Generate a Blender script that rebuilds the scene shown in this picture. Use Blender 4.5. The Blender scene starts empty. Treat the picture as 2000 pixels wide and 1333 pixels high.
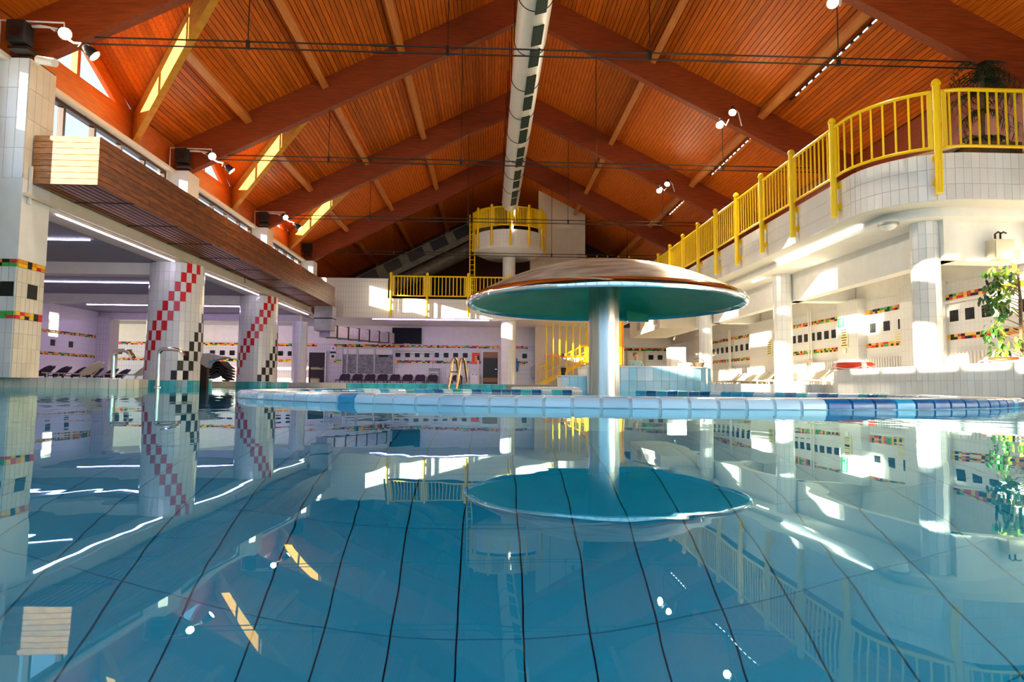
import bpy, bmesh, math, random
from mathutils import Vector, Matrix
random.seed(7)
PI = math.pi
sc = bpy.context.scene
col = sc.collection
# ------------------------------------------------------------------ camera, sky, sun, exposure
F, PITCH, YAW, ROLL, CAMZ = 1262.5, .0696, .0373, .0089, .1225
fw = Vector((math.sin(YAW)*math.cos(PITCH), math.cos(YAW)*math.cos(PITCH), math.sin(PITCH)))
rt = Vector((math.cos(YAW), -math.sin(YAW), 0)); up = rt.cross(fw)
rt, up = math.cos(ROLL)*rt+math.sin(ROLL)*up, -math.sin(ROLL)*rt+math.cos(ROLL)*up
cam = bpy.data.objects.new('camera', bpy.data.cameras.new('camera')); col.objects.link(cam)
cam.data.sensor_width = 36; cam.data.lens = F/2000*36; cam.data.clip_start = .02; cam.data.clip_end = 400
M = Matrix((rt, up, -fw)).transposed().to_4x4(); M.translation = (0, 0, CAMZ); cam.matrix_world = M
sc.camera = cam
wd = bpy.data.worlds.new('sky'); sc.world = wd; wd.use_nodes = True
bg = wd.node_tree.nodes['Background']; bg.inputs[0].default_value = (.46, .72, 1, 1); bg.inputs[1].default_value = 1.15
sun = bpy.data.objects.new('sun', bpy.data.lights.new('sun', 'SUN')); col.objects.link(sun)
sun.data.energy = 20; sun.data.color = (1, .86, .62); sun.data.angle = .009
SUNDIR = Vector((.87, .50, -.225)).normalized()
sun.rotation_euler = SUNDIR.to_track_quat('-Z', 'Y').to_euler()
vs = sc.view_settings; vs.view_transform = 'Standard'; vs.look = 'None'; vs.gamma = 1; vs.exposure = 1.0; vs.use_curve_mapping = False
cy = sc.cycles; cy.max_bounces = 10; cy.diffuse_bounces = 5; cy.glossy_bounces = 5; cy.transmission_bounces = 8; cy.transparent_max_bounces = 16
cy.sample_clamp_indirect = 6; cy.use_denoising = True

# ------------------------------------------------------------------ materials
def nt(name):
    m = bpy.data.materials.new(name); m.use_nodes = True
    return m, m.node_tree.nodes, m.node_tree.links, m.node_tree.nodes['Principled BSDF']
def mat(name, c, rough=.5, metal=0, spec=.5, emit=0, coat=0):
    m, n, l, b = nt(name)
    b.inputs['Base Color'].default_value = (*c, 1); b.inputs['Roughness'].default_value = rough
    b.inputs['Metallic'].default_value = metal; b.inputs['Specular IOR Level'].default_value = spec
    b.inputs['Coat Weight'].default_value = coat
    if emit: b.inputs['Emission Color'].default_value = (*c, 1); b.inputs['Emission Strength'].default_value = emit
    return m
def noisy(name, c0, c1, scale=8, rough=.5, metal=0, stretch=(1, 1, 1), bump=0, rnd=0, spec=.5, coat=0):
    """noise between two colours in world position, stretched; rnd adds a tint per object"""
    m, n, l, b = nt(name)
    g = n.new('ShaderNodeNewGeometry'); mp = n.new('ShaderNodeMapping'); mp.inputs['Scale'].default_value = stretch
    tx = n.new('ShaderNodeTexNoise'); tx.inputs['Scale'].default_value = scale; tx.inputs['Detail'].default_value = 4
    l.new(g.outputs['Position'], mp.inputs[0]); l.new(mp.outputs[0], tx.inputs['Vector'])
    rp = n.new('ShaderNodeValToRGB'); rp.color_ramp.elements[0].position = .32; rp.color_ramp.elements[1].position = .68
    rp.color_ramp.elements[0].color = (*c0, 1); rp.color_ramp.elements[1].color = (*c1, 1)
    l.new(tx.outputs['Fac'], rp.inputs[0]); out = rp.outputs[0]
    if rnd:
        oi = n.new('ShaderNodeObjectInfo'); mr = n.new('ShaderNodeMapRange'); mr.inputs['To Min'].default_value = 1-rnd; mr.inputs['To Max'].default_value = 1+rnd
        l.new(oi.outputs['Random'], mr.inputs['Value'])
        hs = n.new('ShaderNodeHueSaturation'); l.new(mr.outputs[0], hs.inputs['Value']); l.new(out, hs.inputs['Color']); out = hs.outputs[0]
    l.new(out, b.inputs['Base Color'])
    b.inputs['Roughness'].default_value = rough; b.inputs['Metallic'].default_value = metal; b.inputs['Specular IOR Level'].default_value = spec
    b.inputs['Coat Weight'].default_value = coat
    if bump:
        bp = n.new('ShaderNodeBump'); bp.inputs['Strength'].default_value = bump; bp.inputs['Distance'].default_value = .02
        l.new(tx.outputs['Fac'], bp.inputs['Height']); l.new(bp.outputs[0], b.inputs['Normal'])
    return m
def gridmat(name, c, joint, ax, w, h, c2=None, rough=.22, mortar=.006, off=0):
    """far tiling too small to pick apart: brick grid on world axes ax[0] (x or y) and z"""
    m, n, l, b = nt(name)
    g = n.new('ShaderNodeNewGeometry'); s = n.new('ShaderNodeSeparateXYZ'); k = n.new('ShaderNodeCombineXYZ')
    l.new(g.outputs['Position'], s.inputs[0]); l.new(s.outputs[ax], k.inputs[0]); l.new(s.outputs[2], k.inputs[1])
    t = n.new('ShaderNodeTexBrick'); t.offset = off; t.inputs['Scale'].default_value = 1; t.inputs['Brick Width'].default_value = w; t.inputs['Row Height'].default_value = h
    t.inputs['Mortar Size'].default_value = mortar; t.inputs['Mortar Smooth'].default_value = .1; t.inputs['Bias'].default_value = 0
    t.inputs['Color1'].default_value = (*c, 1); t.inputs['Color2'].default_value = (*(c2 or c), 1); t.inputs['Mortar'].default_value = (*joint, 1)
    l.new(k.outputs[0], t.inputs['Vector']); l.new(t.outputs['Color'], b.inputs['Base Color']); b.inputs['Roughness'].default_value = rough
    bp = n.new('ShaderNodeBump'); bp.inputs['Strength'].default_value = .3; bp.inputs['Distance'].default_value = .005; bp.invert = True
    l.new(t.outputs['Fac'], bp.inputs['Height']); l.new(bp.outputs[0], b.inputs['Normal'])
    return m
def emitter(name, c, s):
    m, n, l, b = nt(name); n.remove(b); e = n.new('ShaderNodeEmission'); e.inputs[0].default_value = (*c, 1); e.inputs[1].default_value = s
    l.new(e.outputs[0], n['Material Output'].inputs[0]); return m
def glassmat(name, tint=(.97, .99, 1), refl=.08):
    m, n, l, b = nt(name); n.remove(b)
    t = n.new('ShaderNodeBsdfTransparent'); t.inputs[0].default_value = (*tint, 1); g = n.new('ShaderNodeBsdfGlossy'); g.inputs['Roughness'].default_value = .02
    x = n.new('ShaderNodeMixShader'); x.inputs[0].default_value = refl
    l.new(t.outputs[0], x.inputs[1]); l.new(g.outputs[0], x.inputs[2]); l.new(x.outputs[0], n['Material Output'].inputs[0]); return m

W = {}
W['board'] = noisy('ceiling board wood', (.48, .085, .003), (.72, .165, .007), 5, .6, 0, (9, .35, 9), .15, .22, .25)
W['board_gap'] = mat('shadow gap felt', (.012, .004, .002), .9)
W['beam'] = noisy('glued beam wood', (.20, .028, .002), (.34, .056, .004), 4, .5, 0, (.5, 6, 7), .1, .06)
W['purlin'] = noisy('purlin wood', (.52, .15, .02), (.66, .23, .035), 4, .5, 0, (6, .4, 6), .1, .08)
W['valley'] = noisy('valley rafter wood', (.66, .27, .02), (.80, .38, .03), 4, .5, 0, (1, 1, 3), .1)
W['fascia_wood'] = noisy('red stained board', (.50, .085, .008), (.64, .14, .012), 5, .5, 0, (5, .5, 6), .1)
W['plank'] = noisy('gallery plank wood', (.085, .018, .003), (.28, .070, .012), 3.2, .4, 0, (.8, .8, 5), .12, .25)
W['plank_end'] = noisy('gallery end plank wood', (.30, .10, .025), (.52, .24, .07), 6, .5, 0, (1, 1, 4), .1, .12)
W['slat'] = noisy('slat wood', (.26, .07, .015), (.40, .12, .025), 5, .5, 0, (6, .5, 6), .05, .1)
W['white'] = noisy('white painted plaster', (.76, .74, .70), (.82, .80, .76), 3, .75)
W['cream'] = noisy('cream plaster', (.74, .66, .52), (.80, .72, .58), 3, .75)
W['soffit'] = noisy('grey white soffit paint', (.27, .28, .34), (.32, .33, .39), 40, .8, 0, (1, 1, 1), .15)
W['tile_w'] = noisy('white glazed tile', (.80, .79, .77), (.85, .84, .82), 2, .16, 0, (1, 1, 1), 0, .05, .5, .2)
W['tile_beige'] = noisy('cream glazed tile', (.72, .66, .54), (.78, .72, .60), 2, .18, 0, (1, 1, 1), 0, .07)
W['tile_grey'] = noisy('grey white glazed tile', (.70, .70, .70), (.77, .76, .74), 2, .18, 0, (1, 1, 1), 0, .05)
W['grout'] = mat('grey grout', (.36, .32, .26), .9)
W['grout_w'] = mat('pale grout', (.62, .60, .54), .9)
W['red'] = mat('red glazed tile', (.72, .015, .03), .15); W['black'] = mat('black glazed tile', (.008, .009, .010), .3, 0, .25)
W['yellow_t'] = mat('yellow glazed tile', (.92, .55, .02), .16); W['green_t'] = mat('green glazed tile', (.03, .42, .06), .16); W['orange_t'] = mat('orange glazed tile', (.85, .28, .03), .16)
W['wall_tile_x'] = gridmat('far wall tiling', (.70, .69, .68), (.40, .37, .36), 0, .15, .3)
W['wall_tile_y'] = gridmat('side wall tiling', (.80, .79, .77), (.70, .67, .62), 1, .15, .3)
W['fascia_tile_x'] = gridmat('balcony front tiling', (.80, .78, .75), (.55, .50, .42), 0, .15, .3)
W['yellow'] = mat('yellow enamel paint', (1.0, .66, .004), .34, 0, .4, 0, .1)
W['steel'] = noisy('brushed stainless steel', (.55, .53, .48), (.74, .71, .66), 3, .24, 1, (6, 6, .35))
W['steel_cap'] = noisy('steel with painted reflections', (.38, .33, .22), (.95, .90, .78), 2.6, .32, .6, (1, 2.5, 3), .05)  # brown and pale streaks paint the reflected ceiling and highlights
W['chrome'] = mat('polished steel', (.85, .84, .80), .08, 1)
W['under'] = noisy('underside with painted water reflection', (.012, .36, .20), (.05, .52, .28), 2.0, .36, .1, (1, 1, 1))  # green stands for pool water reflected in the metal underside
W['duct'] = noisy('galvanised spiral duct', (.62, .60, .54), (.76, .74, .68), 6, .5, .25, (1, 12, 1))
W['galv'] = noisy('galvanised sheet', (.36, .35, .32), (.48, .46, .42), 3, .4, .7)
W['grille'] = mat('dark green grille', (.006, .026, .017), .6, 0, .2)
W['blk'] = mat('matt black', (.010, .010, .011), .55); W['darkmetal'] = mat('dark steel rod', (.035, .022, .016), .4, .6)
W['deck'] = gridmat('deck paving', (.62, .58, .50), (.44, .40, .34), 0, .2, 20)
W['ring_pale'] = noisy('edge tile with painted glare', (.56, .76, .92), (.72, .87, .96), 2, .12, 0, (1, 1, 1), 0, .10, .5, .3)  # blue tile paled in its colour to stand for glare
W['ring_blue'] = noisy('sky blue glazed edge tile', (.015, .32, .62), (.03, .42, .70), 9, .15, 0, (1, 1, 1), 0, .10, .4, .1)
W['ring_navy'] = noisy('edge tile with painted dark reflection', (.006, .10, .32), (.010, .18, .44), 9, .22, 0, (1, 1, 1), 0, .15, .3, 0)  # darkened in its colour to stand for a dark reflection
W['ring_body'] = noisy('white pool edge grout', (.80, .80, .78), (.86, .86, .84), 5, .4)
W['teal'] = noisy('turquoise glazed tile', (.02, .40, .50), (.06, .55, .62), 3, .14, 0, (1, 1, 1), 0, .3)
W['sky_tile'] = noisy('light blue glazed tile', (.28, .62, .82), (.42, .74, .88), 2, .14, 0, (1, 1, 1), 0, .10)
W['pool'] = noisy('pool floor blue tile', (.001, .35, .60), (.002, .42, .68), 1.5, .35, 0, (1, 1, 1), 0, .05)
W['pool_joint'] = mat('dark pool joint', (.001, .06, .14), .8)
W['glass'] = glassmat('window glass'); W['frame'] = mat('dark window frame', (.05, .022, .015), .4)
W['winframe'] = mat('white window frame', (.74, .72, .74), .4)
W['led'] = emitter('cool white light strip', (.74, .66, 1), 9); W['led_w'] = emitter('warm white light strip', (1, .93, .75), 10)
W['lampglow'] = emitter('floodlight lamp face', (1, .90, .66), 260)
W['led_v'] = emitter('violet white light strip', (.56, .36, 1), 26); W['dash'] = emitter('small strip light segment', (.95, 1, .92), 5)
W['orange_b'] = mat('lifebuoy orange', (.85, .05, .012), .4); W['whiteplastic'] = mat('white plastic', (.84, .82, .76), .4)
W['chair_w'] = mat('cream plastic chair', (.78, .71, .58), .42); W['chair_d'] = mat('dark violet plastic', (.035, .018, .045), .5)
W['lounger_d'] = mat('dark brown lounger', (.030, .022, .018), .45)
W['bark'] = noisy('bark', (.10, .06, .03), (.18, .11, .06), 12, .8)
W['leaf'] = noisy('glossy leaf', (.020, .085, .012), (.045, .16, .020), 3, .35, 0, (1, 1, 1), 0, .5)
W['leaf_l'] = noisy('sunlit yellow green leaf', (.20, .38, .02), (.38, .55, .05), 3, .35, 0, (1, 1, 1), 0, .3)  # leaf copy with sunlight mixed into its colour
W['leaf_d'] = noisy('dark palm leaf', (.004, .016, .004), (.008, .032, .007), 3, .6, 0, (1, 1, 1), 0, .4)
W['doord'] = mat('dark door leaf', (.018, .012, .010), .4); W['brownframe'] = mat('brown door frame', (.28, .14, .06), .5)
W['screen'] = mat('black screen', (.006, .006, .008), .45, 0, .15); W['signw'] = mat('white sign', (.86, .86, .84), .5); W['signg'] = mat('green sign', (.02, .30, .10), .5); W['signy'] = mat('pale yellow notice', (.85, .78, .42), .6); W['signr'] = mat('red sign', (.85, .06, .015), .5)
W['radiator'] = mat('white enamel radiator', (.80, .78, .76), .4); W['beigebox'] = mat('beige metal box', (.60, .54, .40), .5)
W['frost'] = noisy('frosted pane', (.16, .155, .17), (.40, .39, .42), 9, .3); W['darkpane'] = mat('dark louvre pane', (.010, .010, .010), .3)
W['skin'] = mat('skin', (.62, .36, .25), .55); W['hair_r'] = mat('reddish brown hair', (.25, .10, .04), .7); W['hair_b'] = mat('brown hair', (.16, .09, .05), .7)
W['grey_cloth'] = mat('light grey jacket cloth', (.52, .50, .47), .85); W['dark_cloth'] = mat('dark green trousers cloth', (.02, .035, .03), .85); W['blue_cloth'] = mat('faded teal shirt cloth', (.26, .42, .42), .85)
W['bluetowel'] = mat('blue towel', (.03, .22, .62), .9); W['darkgalv'] = noisy('sheet metal darkened for shade', (.10, .085, .06), (.16, .14, .10), 3, .5, .3); W['gable'] = noisy('boarding darkened for shade', (.045, .012, .006), (.075, .02, .010), 5, .7, 0, (5, 1, .5)); W['brass'] = mat('golden steel', (.80, .60, .30), .2, 1); W['stone'] = mat('pale outdoor ground', (.50, .48, .44), .9)  # darkgalv and gable have far-end shade put into their colour
# water surface
def watermat():
    m, n, l, b = nt('pool water'); n.remove(b)
    g = n.new('ShaderNodeNewGeometry'); hs = []
    for sc_, st in ((1.6, (1, .55, 1)), (5.5, (1, .5, 1))):
        mp = n.new('ShaderNodeMapping'); mp.inputs['Scale'].default_value = st
        t = n.new('ShaderNodeTexNoise'); t.inputs['Scale'].default_value = sc_; t.inputs['Detail'].default_value = 2; t.inputs['Distortion'].default_value = .6
        l.new(g.outputs['Position'], mp.inputs[0]); l.new(mp.outputs[0], t.inputs['Vector']); hs.append(t)
    big = n.new('ShaderNodeTexNoise'); big.inputs['Scale'].default_value = .16; big.inputs['Detail'].default_value = 1; l.new(g.outputs['Position'], big.inputs['Vector'])
    r = n.new('ShaderNodeMapRange'); r.inputs['From Min'].default_value = .42; r.inputs['From Max'].default_value = .62; r.inputs['To Min'].default_value = .10; r.inputs['To Max'].default_value = 1.1
    l.new(big.outputs['Fac'], r.inputs['Value'])
    mu = n.new('ShaderNodeMath'); mu.operation = 'MULTIPLY'; l.new(hs[1].outputs['Fac'], mu.inputs[0]); l.new(r.outputs[0], mu.inputs[1])
    ad = n.new('ShaderNodeMath'); ad.operation = 'ADD'; l.new(hs[0].outputs['Fac'], ad.inputs[0]); l.new(mu.outputs[0], ad.inputs[1])
    bp = n.new('ShaderNodeBump'); bp.inputs['Strength'].default_value = 1; bp.inputs['Distance'].default_value = .0034; l.new(ad.outputs[0], bp.inputs['Height'])
    gl = n.new('ShaderNodeBsdfGlass'); gl.inputs['IOR'].default_value = 1.33; gl.inputs['Roughness'].default_value = 0; gl.inputs['Color'].default_value = (.70, .97, 1, 1)
    l.new(bp.outputs[0], gl.inputs['Normal']); l.new(gl.outputs[0], n['Material Output'].inputs[0]); return m
W['water'] = watermat()

# ------------------------------------------------------------------ mesh helpers
class MB:
    def __init__(s): s.v = []; s.f = []
    def add(s, vs, fs):
        o = len(s.v); s.v += [tuple(p) for p in vs]; s.f += [tuple(o+i for i in f) for f in fs]; return s
    def box(s, x0, x1, y0, y1, z0, z1):
        return s.add([(x, y, z) for x in (x0, x1) for y in (y0, y1) for z in (z0, z1)],
                     [(0, 1, 3, 2), (4, 6, 7, 5), (0, 4, 5, 1), (2, 3, 7, 6), (0, 2, 6, 4), (1, 5, 7, 3)])
    def beam(s, p, q, w, h, upv=(0, 0, 1)):
        """box from p to q; p-q is the centre line of the box"""
        p = Vector(p); q = Vector(q); d = (q-p).normalized(); u = Vector(upv); r = d.cross(u).normalized(); u = r.cross(d)
        vs = [e + r*a*w/2 + u*b*h/2 for e in (p, q) for a in (-1, 1) for b in (-1, 1)]
        return s.add(vs, [(0, 1, 3, 2), (4, 6, 7, 5), (0, 4, 5, 1), (2, 3, 7, 6), (0, 2, 6, 4), (1, 5, 7, 3)])
    def tube(s, pts, r, n=8, closed=False):
        pts = [Vector(p) for p in pts]; N = len(pts); rs = r if isinstance(r, (list, tuple)) else [r]*N
        vs = []; prev = None
        for i, p in enumerate(pts):
            a = pts[i-1] if (i or closed) else p; b = pts[(i+1) % N] if (i < N-1 or closed) else p
            d = (b-a).normalized()
            if prev is None: prev = d.orthogonal().normalized()
            prev = (prev-d*prev.dot(d)).normalized(); e = d.cross(prev)
            vs += [p+(prev*math.cos(2*PI*k/n)+e*math.sin(2*PI*k/n))*rs[i] for k in range(n)]
        fs = []
        for i in range(N if closed else N-1):
            j = (i+1) % N
            fs += [(i*n+k, i*n+(k+1) % n, j*n+(k+1) % n, j*n+k) for k in range(n)]
        if not closed: fs += [tuple(range(n))[::-1], tuple((N-1)*n+k for k in range(n))]
        return s.add(vs, fs)
    def lathe(s, prof, n=32, c=(0, 0), a0=0, a1=2*PI, close=False):
        full = abs(a1-a0-2*PI) < 1e-6; m = n if full else n+1; K = len(prof)
        vs = [(c[0]+r*math.cos(a0+(a1-a0)*i/n), c[1]+r*math.sin(a0+(a1-a0)*i/n), z) for i in range(m) for r, z in prof]
        fs = []
        for i in range(n):
            j = (i+1) % m
            fs += [(i*K+k, j*K+k, j*K+k+1, i*K+k+1) for k in range(K-1)]
            if close: fs.append((i*K+K-1, j*K+K-1, j*K, i*K))
        if close and not full: fs += [tuple(range(K)), tuple((m-1)*K+k for k in range(K))[::-1]]
        return s.add(vs, fs)
    def cyl(s, c, r, z0, z1, n=24): return s.lathe([(0, z0), (r, z0), (r, z1), (0, z1)], n, c)
    def sphere(s, c, r, nu=10, nv=6, sc_=(1, 1, 1)):
        c = Vector(c); vs = [c+Vector((0, 0, -r*sc_[2]))]
        for j in range(1, nv):
            t = -PI/2+PI*j/nv
            vs += [c+Vector((r*sc_[0]*math.cos(t)*math.cos(2*PI*i/nu), r*sc_[1]*math.cos(t)*math.sin(2*PI*i/nu), r*sc_[2]*math.sin(t))) for i in range(nu)]
        vs.append(c+Vector((0, 0, r*sc_[2]))); L = len(vs)-1
        fs = [(0, 1+(i+1) % nu, 1+i) for i in range(nu)]+[(L, 1+(nv-2)*nu+i, 1+(nv-2)*nu+(i+1) % nu) for i in range(nu)]
        for j in range(nv-2): fs += [(1+j*nu+i, 1+j*nu+(i+1) % nu, 1+(j+1)*nu+(i+1) % nu, 1+(j+1)*nu+i) for i in range(nu)]
        return s.add(vs, fs)
    def prism(s, poly, z0, z1):
        n = len(poly)
        return s.add([(x, y, z0) for x, y in poly]+[(x, y, z1) for x, y in poly],
                     [tuple(range(n))[::-1], tuple(range(n, 2*n))]+[(i, (i+1) % n, n+(i+1) % n, n+i) for i in range(n)])
    def slab(s, poly, nrm):
        """3d polygon given a thickness vector"""
        n = len(poly); nrm = Vector(nrm)
        return s.add([Vector(p) for p in poly]+[Vector(p)+nrm for p in poly],
                     [tuple(range(n))[::-1], tuple(range(n, 2*n))]+[(i, (i+1) % n, n+(i+1) % n, n+i) for i in range(n)])
    def mesh(s, name, m=None, smooth=False):
        me = bpy.data.meshes.new(name); me.from_pydata(s.v, [], s.f)
        bm = bmesh.new(); bm.from_mesh(me); bmesh.ops.recalc_face_normals(bm, faces=bm.faces); bm.to_mesh(me); bm.free()
        if m: me.materials.append(m)
        if smooth:
            for p in me.polygons: p.use_smooth = True
            me.set_sharp_from_angle(angle=.7)
        return me
    def build(s, name, m, parent=None, smooth=False):
        return put(name, s.mesh(name, m, smooth), parent)
def put(name, me, parent=None, loc=None, rot=None, scale=None, m=None):
    """link one mesh object; mesh data is in world axes unless loc is given (then local to the parent)"""
    o = bpy.data.objects.new(name, me); col.objects.link(o)
    if m is not None and me.materials and me.materials[0] != m:
        o.material_slots[0].link = 'OBJECT'; o.material_slots[0].material = m
    if parent is not None:
        o.parent = parent
        off = Vector((0, 0, 0)); p = parent
        while p is not None: off += p.location; p = p.parent
        if loc is None: o.location = -off if not parent.get('local') else (0, 0, 0)
        else: o.location = loc if parent.get('local') else Vector(loc)-off
    elif loc is not None: o.location = loc
    if rot is not None: o.rotation_euler = rot
    if scale is not None: o.scale = scale
    return o
def thing(name, label, cat, loc=(0, 0, 0), rz=0, group=None, local=False):
    o = bpy.data.objects.new(name, None); col.objects.link(o); o.location = loc; o.rotation_euler = (0, 0, rz)
    o.empty_display_size = .1; tag(o, label, cat, group)
    if local: o['local'] = 1
    return o
def tag(o, label=None, cat=None, group=None, kind=None):
    if label: o['label'] = label
    if cat: o['category'] = cat
    if group: o['group'] = group
    if kind: o['kind'] = kind
    return o
def struct(name, mb, m, label=None, parent=None, smooth=False):
    o = mb.build(name, m, parent, smooth)
    if parent is None: tag(o, label, None, None, 'structure')
    return o
def sroot(name, label):
    o = bpy.data.objects.new(name, None); col.objects.link(o); o.empty_display_size = .1
    return tag(o, label, None, None, 'structure')
def dup(root, loc, rz=None, label=None, group=None, sw=None):
    """copy of a thing with its parts and sub-parts; sw maps material -> material"""
    def cp(o, par):
        c = o.copy(); col.objects.link(c); c.parent = par
        if sw and o.type == 'MESH' and o.data.materials and o.data.materials[0] in sw:
            c.material_slots[0].link = 'OBJECT'; c.material_slots[0].material = sw[o.data.materials[0]]
        for ch in list(o.children): cp(ch, c)
        return c
    r = cp(root, None); r.location = loc
    if rz is not None: r.rotation_euler = (0, 0, rz)
    if label: r['label'] = label
    if group: r['group'] = group
    return r
def text(name, body, loc, size, m, parent, rot=(PI/2, 0, 0), ext=.004):
    cu = bpy.data.curves.new(name, 'FONT'); cu.body = body; cu.size = size; cu.extrude = ext; cu.align_x = 'CENTER'; cu.align_y = 'CENTER'; cu.resolution_u = 3
    cu.materials.append(m); o = bpy.data.objects.new(name, cu); col.objects.link(o)
    off = Vector((0, 0, 0)); p = parent
    while p is not None: off += p.location; p = p.parent
    o.parent = parent; o.location = Vector(loc)-off; o.rotation_euler = rot; return o
UNIT = {}
def unit(m, name):
    k = (name, m.name)
    if k not in UNIT: UNIT[k] = MB().box(-.5, .5, -.5, .5, -.5, .5).mesh(name, m)
    return UNIT[k]
def bit(name, m, parent, c, s, rot=None): return put(name, unit(m, name), parent, c, rot, s)
ORD = ['first', 'second', 'third', 'fourth', 'fifth', 'sixth', 'seventh', 'eighth', 'ninth', 'tenth', 'eleventh', 'twelfth', 'thirteenth', 'fourteenth']

# ------------------------------------------------------------------ ground, pool basin, water, decks
DZ = .2
struct('ground', MB().box(-90, 90, -90, 120, -2.6, -2.4), W['stone'], 'pale ground outside the hall')
# pool floor of separate tiles with dark joints
pf = sroot('pool_floor', 'blue tiled pool floor under the water')
struct('floor_bed', MB().box(-14.2, 9.3, -8, 34, -2.0, -1.72), W['pool_joint'], None, pf)
TW, TL = .20, .40
me_t = MB().box(-TW/2+.003, TW/2-.003, -TL/2+.002, TL/2-.002, -.02, 0).mesh('tile', W['pool'])
rest = MB(); cand = []
for i in range(-40, 41):
    for j in range(0, 80):
        cand.append((i*TW+.02, .6+j*TL))
cand.sort(key=lambda p: (p[0]/1.25)**2+(p[1]-1.5)**2)
for k, (x, y) in enumerate(cand):
    if k < 300: put('tile', me_t, pf, (x, y, -1.70))
    elif k < 3200: rest.box(x-TW/2+.003, x+TW/2-.003, y-TL/2+.002, y+TL/2-.002, -1.72, -1.70)
tag(rest.build('far_tiles', W['pool'], pf), None, None, None, 'stuff')
fb = MB()
for x0, x1, y0, y1 in ((-14.2, 9.3, -8, .4), (-14.2, -8.1, .4, 34), (8.1, 9.3, .4, 34)): fb.box(x0, x1, y0, y1, -1.72, -1.70)
fb.box(-8.1, 8.1, 32, 34, -1.72, -1.70)
struct('floor_margin', fb, W['pool'], None, pf)
wm = MB().add([(-14.2, -8, 0), (9.3, -8, 0), (9.3, 34, 0), (-14.2, 34, 0)], [(0, 1, 2, 3)])
wo = struct('water', wm, W['water'], 'clear rippled turquoise pool water')

# deck slabs around the pool
dk = sroot('floor', 'pale tiled pool deck at the water edge')
edge = [(-10.9, 13.9), (-8.1, 13.9)]+[(-8.1+.5*math.sin(t), 14.4-.5*math.cos(t)) for t in (.3, .6, .9, 1.2, 1.5)]+[(-8.0, 15.6), (-10.3, 19.6), (-10.3, 33.0)]
struct('deck_slab', MB().prism([(-28, 13.9)]+edge+[(-28, 33.0)], -2, DZ), W['deck'], None, dk)
struct('deck_slab', MB().box(-28, 12.2, 33.0, 46, -2, DZ), W['deck'], None, dk)
struct('deck_slab', MB().prism([(5.9, 17.6), (9.15, 17.6), (9.15, -8), (14, -8), (14, 33.0), (5.9, 33.0)], -2, DZ-.01), W['deck'], None, dk)
struct('deck_slab', MB().box(-16, -14.2, -8, 13.9, -2, DZ-.02), W['deck'], None, dk)
# column bases standing in the water, turquoise tiles
def base_ring(cx, cy, R, label, a0=-2.9, a1=.9):
    t = thing('column_base', label, 'pool edge', (cx, cy, -.3))
    MB().cyl((cx, cy), R-.012, -1.9, DZ+.005, 48).build('base_core', W['grout'], t, True)
    n = int((a1-a0)*R/.17); st = (a1-a0)/n
    me = {}
    for i in range(n):
        a = a0+i*st
        m = MB().lathe([(R-.02, -.12), (R, -.12), (R, DZ-.012), (R-.012, DZ), (R-.02, DZ)], 2, (cx, cy), a+.004, a+st-.004, True)
        m.build('tile', W['teal'] if random.random() < .75 else W['sky_tile'], t)
    MB().lathe([(R-.2, DZ+.006), (R-.02, DZ+.006), (R+.006, DZ), (R+.006, DZ+.02), (R-.2, DZ+.02)], 64, (cx, cy), 0, 2*PI, True).build('cap', W['tile_w'], t, True)
base_ring(-9.9, 20.8, 1.12, 'turquoise tiled round base under the nearer red checked column')
base_ring(-9.9, 28.2, 1.32, 'turquoise tiled round base under the farther red checked column')
# left pool edge tiles
ew = sroot('trim_1', 'cream tiled pool edge wall beside the square pillar')
struct('edge_bed', MB().prism([(-10.9, 13.895), (-8.1, 13.895)]+[(-8.1+.505*math.sin(t), 14.4-.505*math.cos(t)) for t in (.3, .6, .9, 1.2, 1.57)]+[(-8.5, 14.4), (-8.5, 14.2), (-10.9, 14.2)], -.4, DZ-.002), W['grout'], None, ew)
path = [(-10.9+i*.168, 13.9, 0) for i in range(17)]
for x, y, a in path: bit('tile', W['tile_beige'], ew, (x+.084, y-.008, .02), (.160, .02, .35))
for k in range(5):
    t = (k+.5)*1.57/5
    bit('tile', W['tile_beige'], ew, (-8.1+.508*math.sin(t), 14.4-.508*math.cos(t), .02), (.150, .02, .35), (0, 0, t))
bit('coping', W['tile_w'], ew, (-9.5, 14.05, DZ+.006), (2.8, .36, .014))
# back pool edge
be = sroot('trim_2', 'low back pool edge of cream and turquoise tiles')
struct('edge_bed', MB().box(-10.3, 5.9, 32.96, 33.2, -.4, DZ-.004), W['grout'], None, be)
for i in range(21): bit('tile', W['tile_beige'], be, (-10.2+i*.15, 32.955, .05), (.142, .02, .29))
for i in range(40): bit('tile', W['teal'], be, (-6.95+i*.20, 32.955, .05), (.192, .02, .29))
bit('coping', W['tile_w'], be, (-2.2, 33.1, DZ+.004), (16.2, .3, .016))

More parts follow.
